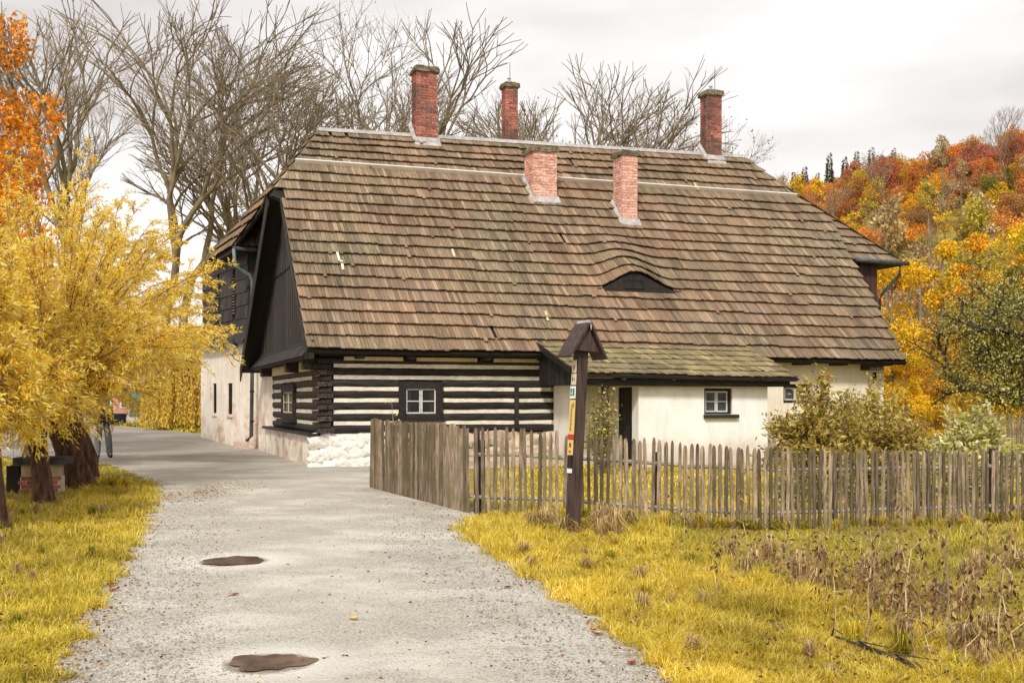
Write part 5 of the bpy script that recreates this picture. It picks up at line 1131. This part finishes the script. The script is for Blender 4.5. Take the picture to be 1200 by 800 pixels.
tag(link('leaf_litter', leaf_mesh('leaf_litter', np.stack([x, y, ground_h(x, y)+g9.uniform(.03, .09, n)], -1), g9.normal(size=(n, 3))*np.array([1, 1, .4]), s_, s_*.6, M['litter'], 12)), 'small brown leaves caught in the grass of both verges', 'leaf litter', kind='stuff')
# longer dry tufts at fence foot and post
def tuft_mesh(seed, n, h_, spread, mat):
    g = np.random.default_rng(seed); a = g.uniform(0, 6.28, n); r = g.uniform(0, spread*.35, n); P_ = np.stack([np.cos(a)*r, np.sin(a)*r, 0*a-.02], -1); out = g.uniform(.1, 1., n); hh = h_*g.uniform(.5, 1.1, n)
    M_ = P_+np.stack([np.cos(a)*out*spread*.5, np.sin(a)*out*spread*.5, hh*.75], -1); T_ = P_+np.stack([np.cos(a)*out*spread*1.4, np.sin(a)*out*spread*1.4, hh*(.9-.5*out)], -1); S_ = np.stack([-np.sin(a), np.cos(a), 0*a], -1)*.005
    V = np.stack([P_-S_, P_+S_, M_+S_*.8, M_-S_*.8, T_], 1); n5 = np.arange(n)[:, None]*5; return np_mesh('grass_tuft', V.reshape(-1, 3), np.concatenate([n5+[[0, 1, 2]], n5+[[0, 2, 3]], n5+[[3, 2, 4]]]), mat)
TM = [tuft_mesh(1, 110, .34, .16, M['straw']), tuft_mesh(2, 90, .28, .16, M['straw']), tuft_mesh(3, 120, .26, .14, M['grassgreen']), tuft_mesh(4, 120, .3, .16, M['grass'])]
g = random.Random(12)
def tuft(x, y, k, s_, label, group): o = link('grass_tuft', TM[k]); o.location = (x, y, float(ground_h(x, y))); o.rotation_euler = (0, 0, g.uniform(0, 6)); o.scale = (s_, s_, s_*g.uniform(.8, 1.2)); tag(o, label, 'grass tuft', group)
for i in range(16): tuft(.1+g.uniform(0, 1.5), 14.0+g.uniform(-.5, 1.3), g.choice([0, 1, 2, 0]), g.uniform(.9, 1.4), 'long dry grass tuft around the foot of the signpost', 'long grass tufts at the signpost foot')
for i in range(60):
    x = g.uniform(-.3, 9.5); tuft(x, float(fv(x))+g.uniform(-.35, .1), g.choice([1, 2, 3, 2]), g.uniform(.55, .95), 'dry grass tuft along the foot of the long fence', 'grass tufts along the long fence')
for i in range(45): 
    y = g.uniform(7, 13); x = g.uniform(2.2, 2.2+.3*y); tuft(x, y, g.choice([0, 1, 0, 2]), g.uniform(.6, 1.1), 'straw-coloured grass tuft in the weedy meadow', 'straw tufts in the meadow')
for i in range(70):
    y = g.uniform(6.5, 17); x = float(road_l(y))-g.uniform(.15, 2.6); tuft(x, y, g.choice([2, 2, 3, 1]), g.uniform(.45, .8), 'tall olive grass tuft in the verge left of the path', 'grass tufts in the left verge')
for i in range(60):
    y = g.uniform(6.5, 13.5); x = float(road_r(y))+g.uniform(.1, 2.2); tuft(x, y, g.choice([3, 3, 2, 0]), g.uniform(.4, .75), 'bright yellow grass tuft in the verge right of the path', 'grass tufts in the right verge')
for i in range(8): tuft(-7.6+g.uniform(0, .5), 20.9+g.uniform(-.5, .3), g.choice([2, 3]), g.uniform(.8, 1.2), 'green grass tuft at the foot of the twin-stemmed willow', 'grass tufts at the willow foot')
# withered weeds
def weed_mesh(seed, ht):
    g = random.Random(seed); S = []; LP = []; LA = []; p = Vector((0, 0, -.03)); d_ = Vector((g.gauss(0, .12), g.gauss(0, .12), 1)).normalized(); n = 9
    for i in range(n):
        d_ = (d_+Vector((g.gauss(0, .07), g.gauss(0, .07), .05))).normalized(); q = p+d_*ht/n; S.append([*p, *q, .0055*(1-i/n*.6), .0055*(1-(i+1)/n*.6)]); p = q
        if i > 1 and g.random() < .55:
            a = g.uniform(0, 6.28); s_ = Vector((math.cos(a), math.sin(a), g.uniform(.2, .9))).normalized(); q2 = p+s_*ht*g.uniform(.08, .2); S.append([*p, *q2, .003, .002]); LP.append(tuple(q2)); LA.append((s_.x*.3, s_.y*.3, -1))
        if g.random() < .6: LP.append(tuple(p)); LA.append((g.gauss(0, .6), g.gauss(0, .6), -1))
    LP = np.array(LP); LA = np.array(LA); m_ = 3; LP = np.repeat(LP, m_, 0)+np.random.default_rng(seed).normal(size=(len(LP)*m_, 3))*.012; LA = np.repeat(LA, m_, 0)+np.random.default_rng(seed).normal(size=(len(LA)*m_, 3))*.4
    return seg_mesh('stem', S, M['straw'] if seed % 2 == 0 else M['tip'], 4), leaf_mesh('withered_leaves', LP, LA, .045, .022, M['deadleaf'], seed)
WM = [weed_mesh(i, h_) for i, h_ in enumerate((.85, .7, .95, .6, .5))]
spots = [(870, 690), (878, 700), (862, 685), (905, 700), (935, 720), (968, 735), (975, 770), (1010, 690), (1018, 760), (1040, 745), (1052, 770), (1062, 780), (1075, 790), (1082, 700), (1090, 760), (1105, 735), (1112, 785), (1125, 750), (1132, 800), (1150, 740), (1158, 775), (1166, 792), (1172, 720), (1180, 795), (1190, 770), (1200, 800), (1215, 760), (1140, 690), (990, 710), (1030, 720), (955, 700), (840, 720), (1100, 800), (1155, 810), (1065, 740), (1185, 700), (802, 660), (1010, 780)]
for i, (px_, py_) in enumerate(spots):
    Y = 1.8*1333.3/(py_-470); x = atpx(px_, Y); r_ = empty('withered_weed', (x, Y, float(ground_h(x, Y))), g.uniform(0, 6), 'thin withered weed stalk with curled brown leaves in the right meadow', 'weed', 'withered weeds in the meadow'); k = g.randrange(5); s_ = g.uniform(.85, 1.45)*(.85 if py_ < 700 else 1); r_.scale = (s_,)*3
    for nm, me in zip(('stem', 'withered_leaves'), WM[k]): link(nm, me, r_)
# low brown bramble patch
gg = np.random.default_rng(3); n = 1300; t_ = gg.uniform(0, 1, n); cx_ = 2.75+t_*.9+gg.normal(size=n)*.42; cy_ = 11.6-t_*4.3+gg.normal(size=n)*.6; zz_ = ground_h(cx_, cy_)+gg.uniform(.02, .34, n)*np.clip(1.1+.6*np.sin(cx_*9+cy_*6), .3, 1.6)
o = link('bramble_patch', leaf_mesh('bramble_patch', np.stack([cx_, cy_, zz_], -1), gg.normal(size=(n, 3)), gg.uniform(.025, .06, n), .025, M['deadleaf'], 3)); tag(o, 'low tangle of brown dead leaves and brambles in the right meadow', 'undergrowth', kind='stuff')
S = []
for i in range(260):
    j = gg.integers(0, n); a, b_ = gg.uniform(0, 6.28), gg.uniform(.15, .45); p = np.array([cx_[j], cy_[j], ground_h(cx_[j], cy_[j])]); q = p+np.array([math.cos(a)*.12, math.sin(a)*.12, b_*.8]); S.append([*p, *q, .003, .002]); S.append([*q, *(q+np.array([math.cos(a)*.2, math.sin(a)*.2, -.02])), .002, .0015])
tag(link('bramble_stems', seg_mesh('bramble_stems', S, M['twig'], 3)), 'reddish bramble stems arching out of the dead leaves', 'undergrowth', kind='stuff')
br = empty('fallen_branch', (0, 0, 0), 0, 'dark fallen branch lying in the grass at the bottom right', 'branch'); P_ = [Vector((atpx(px_, 1.8*1333.3/(py_-470)), 1.8*1333.3/(py_-470), .0)) for px_, py_ in ((975, 768), (1020, 782), (1060, 792), (1110, 812), (1160, 830))]
for p in P_: p.z = float(ground_h(p.x, p.y))+.05+g.uniform(-.01, .02)
mb = MB(); mb.tube(P_, [.008, .014, .018, .022, .024], 8); mb.build('limb', M['darkbark'], br, True)
for i, p in enumerate(P_[:-1]): mb = MB(); mb.tube([p, p+Vector((g.uniform(-.1, .1), -.05, .06)), p+Vector((g.uniform(-.2, .2), -.12, .03))], [.008, .006, .003], 6); mb.build('twig', M['darkbark'], br)
# leaf litter on the path edges, and single bright leaves
n = 2200; y = 1/(1/6+(1/34-1/6)*gg.uniform(0, 1, n)); side = gg.uniform(0, 1, n); a, b_ = road_l(y), road_r(y); dd = np.abs(gg.normal(size=n))*.16; x = np.where(side < .45, a+dd+.02, np.where(side < .8, b_-dd-.02, a+(b_-a)*gg.uniform(0, 1, n)))
m_ = 900; x2 = -5.35+gg.normal(size=m_)*.38; y2 = 19.6+gg.normal(size=m_)*1.3; x = np.concatenate([x, x2]); y = np.concatenate([y, y2]); k = (x > road_l(y)) & (x < road_r(y)); x, y = x[k], y[k]; n = len(x); s_ = gg.uniform(.014, .036, n)
ax = gg.normal(size=(n, 3))*np.array([1, 1, .15]); me = leaf_mesh('leaf_litter', np.stack([x, y, ground_h(x, y)+.036], -1), ax, s_, s_*.6, M['litter'], 2); tag(link('leaf_litter', me), 'small brown fallen leaves strewn along the edges of the gravel path', 'leaf litter', kind='stuff')
for px_, py_, cc, lab in ((133, 690, (.55, .02, .02), 'red fallen leaf on the left edge of the path'), (740, 770, (.38, .03, .03), 'dark red fallen leaf at the right edge of the path, nearest the camera'), (274, 697, (.5, .12, .06), 'small reddish leaf on the path below the farther puddle'), (414, 726, (.65, .42, .06), 'yellow fallen leaf in the middle of the path'), (594, 687, (.30, .07, .05), 'brown curled leaf lying towards the right side of the path'), (700, 738, (.30, .10, .05), 'brown fallen leaf at the right edge of the path, beside the yellow grass')):
    Y = 1.57*1333.3/(py_-470); x = atpx(px_, Y); bm = bmesh.new(); vs_ = [bm.verts.new(p) for p in ((-.05, 0, .004), (-.02, .028, .018), (.03, .022, .012), (.055, 0, .022), (.03, -.024, .010), (-.02, -.026, .014))]; c_ = bm.verts.new((0, 0, 0))
    for i in range(6): bm.faces.new((vs_[i], vs_[(i+1) % 6], c_))
    me = bpy.data.meshes.new('fallen_leaf'); bm.to_mesh(me); bm.free(); me.materials.append(solid('leaf_paint', cc, .7)); o = link('fallen_leaf', me); o.location = (x, Y, road_z(x, Y)+.006); o.rotation_euler = (0, 0, px_); tag(o, lab, 'leaf', 'bright leaves on the path')
# loose stones on the gravel
rk = rocks[0].copy(); rk.materials.clear(); rk.materials.append(mk('gravel_stone', (.12, .11, .09), (.50, .47, .42), (9, 9, 9), 0, .5))
n = 26000; bmv = []; gg = np.random.default_rng(6); y = 1/(1/5.5+(1/18-1/5.5)*gg.uniform(0, 1, n)); x = road_l(y)+(road_r(y)-road_l(y))*gg.uniform(.01, .99, n); s_ = gg.uniform(.0025, .007, n)*(1+y/14); oct_ = np.array([[1, 0, 0], [0, 1, 0], [-1, 0, 0], [0, -1, 0], [0, 0, .7]]); V = np.stack([x, y, ground_h(x, y)+.026], -1)[:, None]+oct_[None]*s_[:, None, None]*gg.uniform(.6, 1.3, (n, 5, 1)); n5 = np.arange(n)[:, None]*5
me = np_mesh('loose_gravel', V.reshape(-1, 3), np.concatenate([n5+[[0, 1, 4]], n5+[[1, 2, 4]], n5+[[2, 3, 4]], n5+[[3, 0, 4]]]), rk.materials[0]); tag(link('loose_gravel', me), 'loose grey and pale stones of the gravel path surface', 'gravel', kind='stuff')

# ------------------------------------------------------------------ people on the path
def person(x, y, rz, label, coat, trous, spread, arm, ht=1.74):
    bm = bmesh.new(); J = {}
    def jv(n_, p, r): v = bm.verts.new(p); J[n_] = (v, r); return v
    s_ = spread
    pts = dict(pelvis=((0, 0, .94), (.155, .12)), waist=((0, 0, 1.08), (.14, .105)), chest=((0, -.01, 1.30), (.165, .115)), neck0=((0, 0, 1.46), (.07, .065)), neck=((0, -.005, 1.52), (.055, .055)), head0=((0, -.015, 1.58), (.072, .085)), head=((0, -.01, 1.66), (.08, .095)), crown=((0, 0, 1.735), (.055, .065)))
    for n_, (p, r) in pts.items(): jv(n_, p, r)
    for sd_, k in (('l', 1), ('r', -1)):
        jv('hip'+sd_, (.095*k, 0, .88), (.095, .10)); jv('knee'+sd_, (.10*k+s_*k*.25, -.03*k*arm, .50), (.10, .10)); jv('ank'+sd_, (.10*k+s_*k*.5, .05*k*arm, .10), (.088, .09)); jv('toe'+sd_, (.11*k+s_*k*.5, -.15+.05*k*arm, .045), (.045, .038))
        jv('sh'+sd_, (.185*k, 0, 1.41), (.075, .075)); jv('el'+sd_, (.25*k, .03+.05*k*arm, 1.13), (.052, .055)); jv('wr'+sd_, (.24*k, -.08+.08*k*arm, .89), (.034, .038)); jv('palm'+sd_, (.235*k, -.10+.08*k*arm, .82), (.040, .022))
        for fi, (dy, ln) in enumerate(((-.03, .07), (-.01, .082), (.01, .078), (.03, .06))): jv('f%d%s' % (fi, sd_), (.232*k, -.10+dy+.08*k*arm, .78), (.009, .009)); jv('g%d%s' % (fi, sd_), (.215*k, -.105+dy+.08*k*arm, .78-ln*.9), (.007, .007))
        jv('th'+sd_, (.215*k, -.145+.08*k*arm, .80), (.010, .010))
    E = [('pelvis', 'waist'), ('waist', 'chest'), ('chest', 'neck0'), ('neck0', 'neck'), ('neck', 'head0'), ('head0', 'head'), ('head', 'crown')]
    for sd_ in 'lr':
        E += [('pelvis', 'hip'+sd_), ('hip'+sd_, 'knee'+sd_), ('knee'+sd_, 'ank'+sd_), ('ank'+sd_, 'toe'+sd_), ('chest', 'sh'+sd_), ('sh'+sd_, 'el'+sd_), ('el'+sd_, 'wr'+sd_), ('wr'+sd_, 'palm'+sd_), ('palm'+sd_, 'th'+sd_)]
        for fi in range(4): E += [('palm'+sd_, 'f%d%s' % (fi, sd_)), ('f%d%s' % (fi, sd_), 'g%d%s' % (fi, sd_))]
    for a, b_ in E: bm.edges.new((J[a][0], J[b_][0]))
    bm.verts.ensure_lookup_table(); me = bpy.data.meshes.new('sk'); order = {v: i for i, v in enumerate(bm.verts)}; rad = [None]*len(order)
    for n_, (v, r) in J.items(): rad[order[v]] = r
    pel = order[J['pelvis'][0]]; bm.to_mesh(me); bm.free(); tmp = bpy.data.objects.new('sk', me); COL.objects.link(tmp); md = tmp.modifiers.new('s', 'SKIN'); md.branch_smoothing = .3
    for i, r in enumerate(rad): me.skin_vertices[0].data[i].radius = r; me.skin_vertices[0].data[i].use_root = (i == pel)
    tmp.modifiers.new('u', 'SUBSURF').levels = 1; dg = bpy.context.evaluated_depsgraph_get(); dg.update(); out = bpy.data.meshes.new_from_object(tmp.evaluated_get(dg)); bpy.data.objects.remove(tmp)
    out.materials.clear(); skin = solid('skin', (.45, .27, .19), .6); [out.materials.append(m_) for m_ in (skin, trous, coat, M['dark'])]
    for p in out.polygons:
        c = p.center; k = 0
        if c.z < .09: k = 3
        elif c.z < .93 and abs(c.x) < .19+s_: k = 1 if not (abs(c.x) > .205 and c.z > .70) else 0
        elif c.z < 1.50 and not (abs(c.x) > .205 and c.z < .88): k = 2
        p.material_index = k; p.use_smooth = True
    r_ = empty('person', (x, y, float(ground_h(x, y))+.012), rz, label, 'person'); r_.scale = (ht/1.74,)*3; out.name = 'body'; link('body', out, r_)
    mb = MB(); mb.lathe([(.085, 0), (.097, .05), (.09, .10), (.05, .135), (.0, .14)], (0, .015, 1.625), 12); mb.build('hair', solid('dark_hair', (.03, .02, .015), .7), r_, True)
    for sx_ in (-1, 1): mb = MB(); mb.lathe([(.0, -.008), (.009, 0), (0, .008)], (sx_*.03, -.108, 1.645), 8); mb.build('eye', M['dark'], r_)
    mb = MB(); mb.prism([(-.012, -.105, 1.60), (.012, -.105, 1.60), (0, -.105, 1.64)], (0, -.02, 0)); mb.build('nose', skin, r_)
    return r_
grey_t = mk('grey_trousers', (.10, .105, .11), (.19, .195, .20), (30, 30, 8), 0, 0); blk = mk('black_cloth', (.008, .008, .010), (.025, .025, .03), (20, 20, 20), 0, 0); blue = mk('blue_jacket', (.03, .06, .16), (.06, .12, .28), (14, 14, 14), 0, 0)
person(-11.35, 31.6, R(35), 'person in loose grey trousers and dark coat standing behind the willow', blk, grey_t, .16, .8, 1.76)
person(-11.95, 31.9, R(-60), 'person in black trousers and blue jacket beside the grey-trousered one', blue, blk, .05, .3, 1.68)

# ------------------------------------------------------------------ things at the left and in the distance
tr = empty('brick_trough', (-8.25, 20.0, 0), R(8), 'low brick trough with a dark stone slab between the willow trunks', 'trough'); tr.scale = (.75, .8, .95); mb = MB(); mb.lohi((-.42, -.3, -.2), (.42, .3, .30)); mb.build('core', M['mortar_red'], tr)
for r_ in range(4):
    for i in range(4):
        o = link('brick', bmesh_r, tr); o.location = (-.33+i*.22+(.05 if r_ % 2 else -.02), -.30, .05+r_*.075); o.scale = (.20, .06, .062)
mb = MB(); mb.lohi((-.40, -.28, .305), (.40, .28, .52)); mb.build('basin', mk('sandstone', (.35, .27, .15), (.55, .45, .28), (6, 6, 6)), tr)
mb = MB(); mb.lohi((-.55, -.40, .525), (.60, .40, .66)); mb.build('slab', mk('dark_slab', (.03, .03, .035), (.08, .08, .085), (6, 6, 6)), tr)
mb = MB(); mb.lohi((-.75, -.2, 0), (-.46, .3, .5)); mb.build('side_block', M['dark'], tr)
gzk = .26
ks = empty('glazed_shrine', (-22.1, 66.5, gzk), R(0), 'small white gabled booth with a teal glazed door at the end of the path', 'booth'); mb = MB(); mb.lohi((-.36, -.3, 0), (.36, .4, .42)); mb.build('base', M['plaster'], ks)
mb = MB(); mb.lohi((-.34, -.26, .42), (.0-.18, .36, 1.62)); mb.build('wall', M['plaster'], ks)
teal = mk('teal_paint', (.06, .18, .19), (.10, .26, .27), (5, 5, 5)); mb = MB(); mb.lohi((-.17, -.24, .42), (.33, .3, 1.5)); mb.build('glazing', solid('teal_glass', (.12, .22, .24), .2), ks)
for i in range(4): mb = MB(); mb.lohi((-.17+i*.157, -.28, .42), (-.14+i*.157, -.24, 1.5)); mb.build('mullion', teal, ks)
mb = MB(); mb.prism([(-.42, -.32, 1.5), (.42, -.32, 1.5), (-.05, -.32, 2.15)], (0, .75, 0)); mb.build('roof', teal, ks); mb = MB(); mb.prism([(-.44, -.34, 1.5), (-.34, -.34, 1.5), (-.03, -.34, 2.05), (-.05, -.34, 2.2)], (0, .02, 0)); mb.build('gable_trim', M['plaster'], ks)
ph = empty('pink_house', (-26.4, 72, gzk), 0, 'low pink house with a white-framed door glimpsed at the end of the path', 'house'); mb = MB(); mb.lohi((-6, 0, 0), (3.2, 5, 3.4)); mb.build('wall', mk('pink_plaster', (.55, .26, .20), (.68, .38, .30), (3, 3, 3)), ph)
for x0 in (-3.2, .2, 1.6): 
    f = MB(); f.lohi((x0, -.05, .9), (x0+.9, .02, 2.4)); f = f.build('window', M['plaster'], ph); mb = MB(); mb.lohi((x0+.12, -.08, 1.0), (x0+.78, -.052, 2.3)); mb.build('pane', M['glass'], f)
mb = MB(); mb.prism([(-6.4, -.4, 3.35), (-6.4, 5.4, 3.35), (-6.4, 2.5, 5.2)], (9.9, 0, 0)); mb.build('roof', M['brick_red'], ph)
mb = MB(); mb.lohi((-1.2, -.06, 0), (-.3, .02, 2.1)); mb.build('door', solid('purple_door', (.10, .05, .14)), ph)
fb = empty('dark_barrier', (-23.5, 67, gzk), 0, 'low dark blue board barrier beside the glazed booth', 'barrier')
for i in range(5): mb = MB(); mb.lohi((-.55+i*.28, -.04, 0), (-.55+i*.28+.265, .0, .62)); mb.build('board', mk('navy_board', (.012, .02, .035), (.03, .045, .07), (6, 6, 6)) if i == 0 else bpy.data.materials['navy_board'], fb)
mb = MB(); mb.lohi((-.6, .003, .3), (.9, .05, .38)); mb.build('rail', M['dark'], fb)
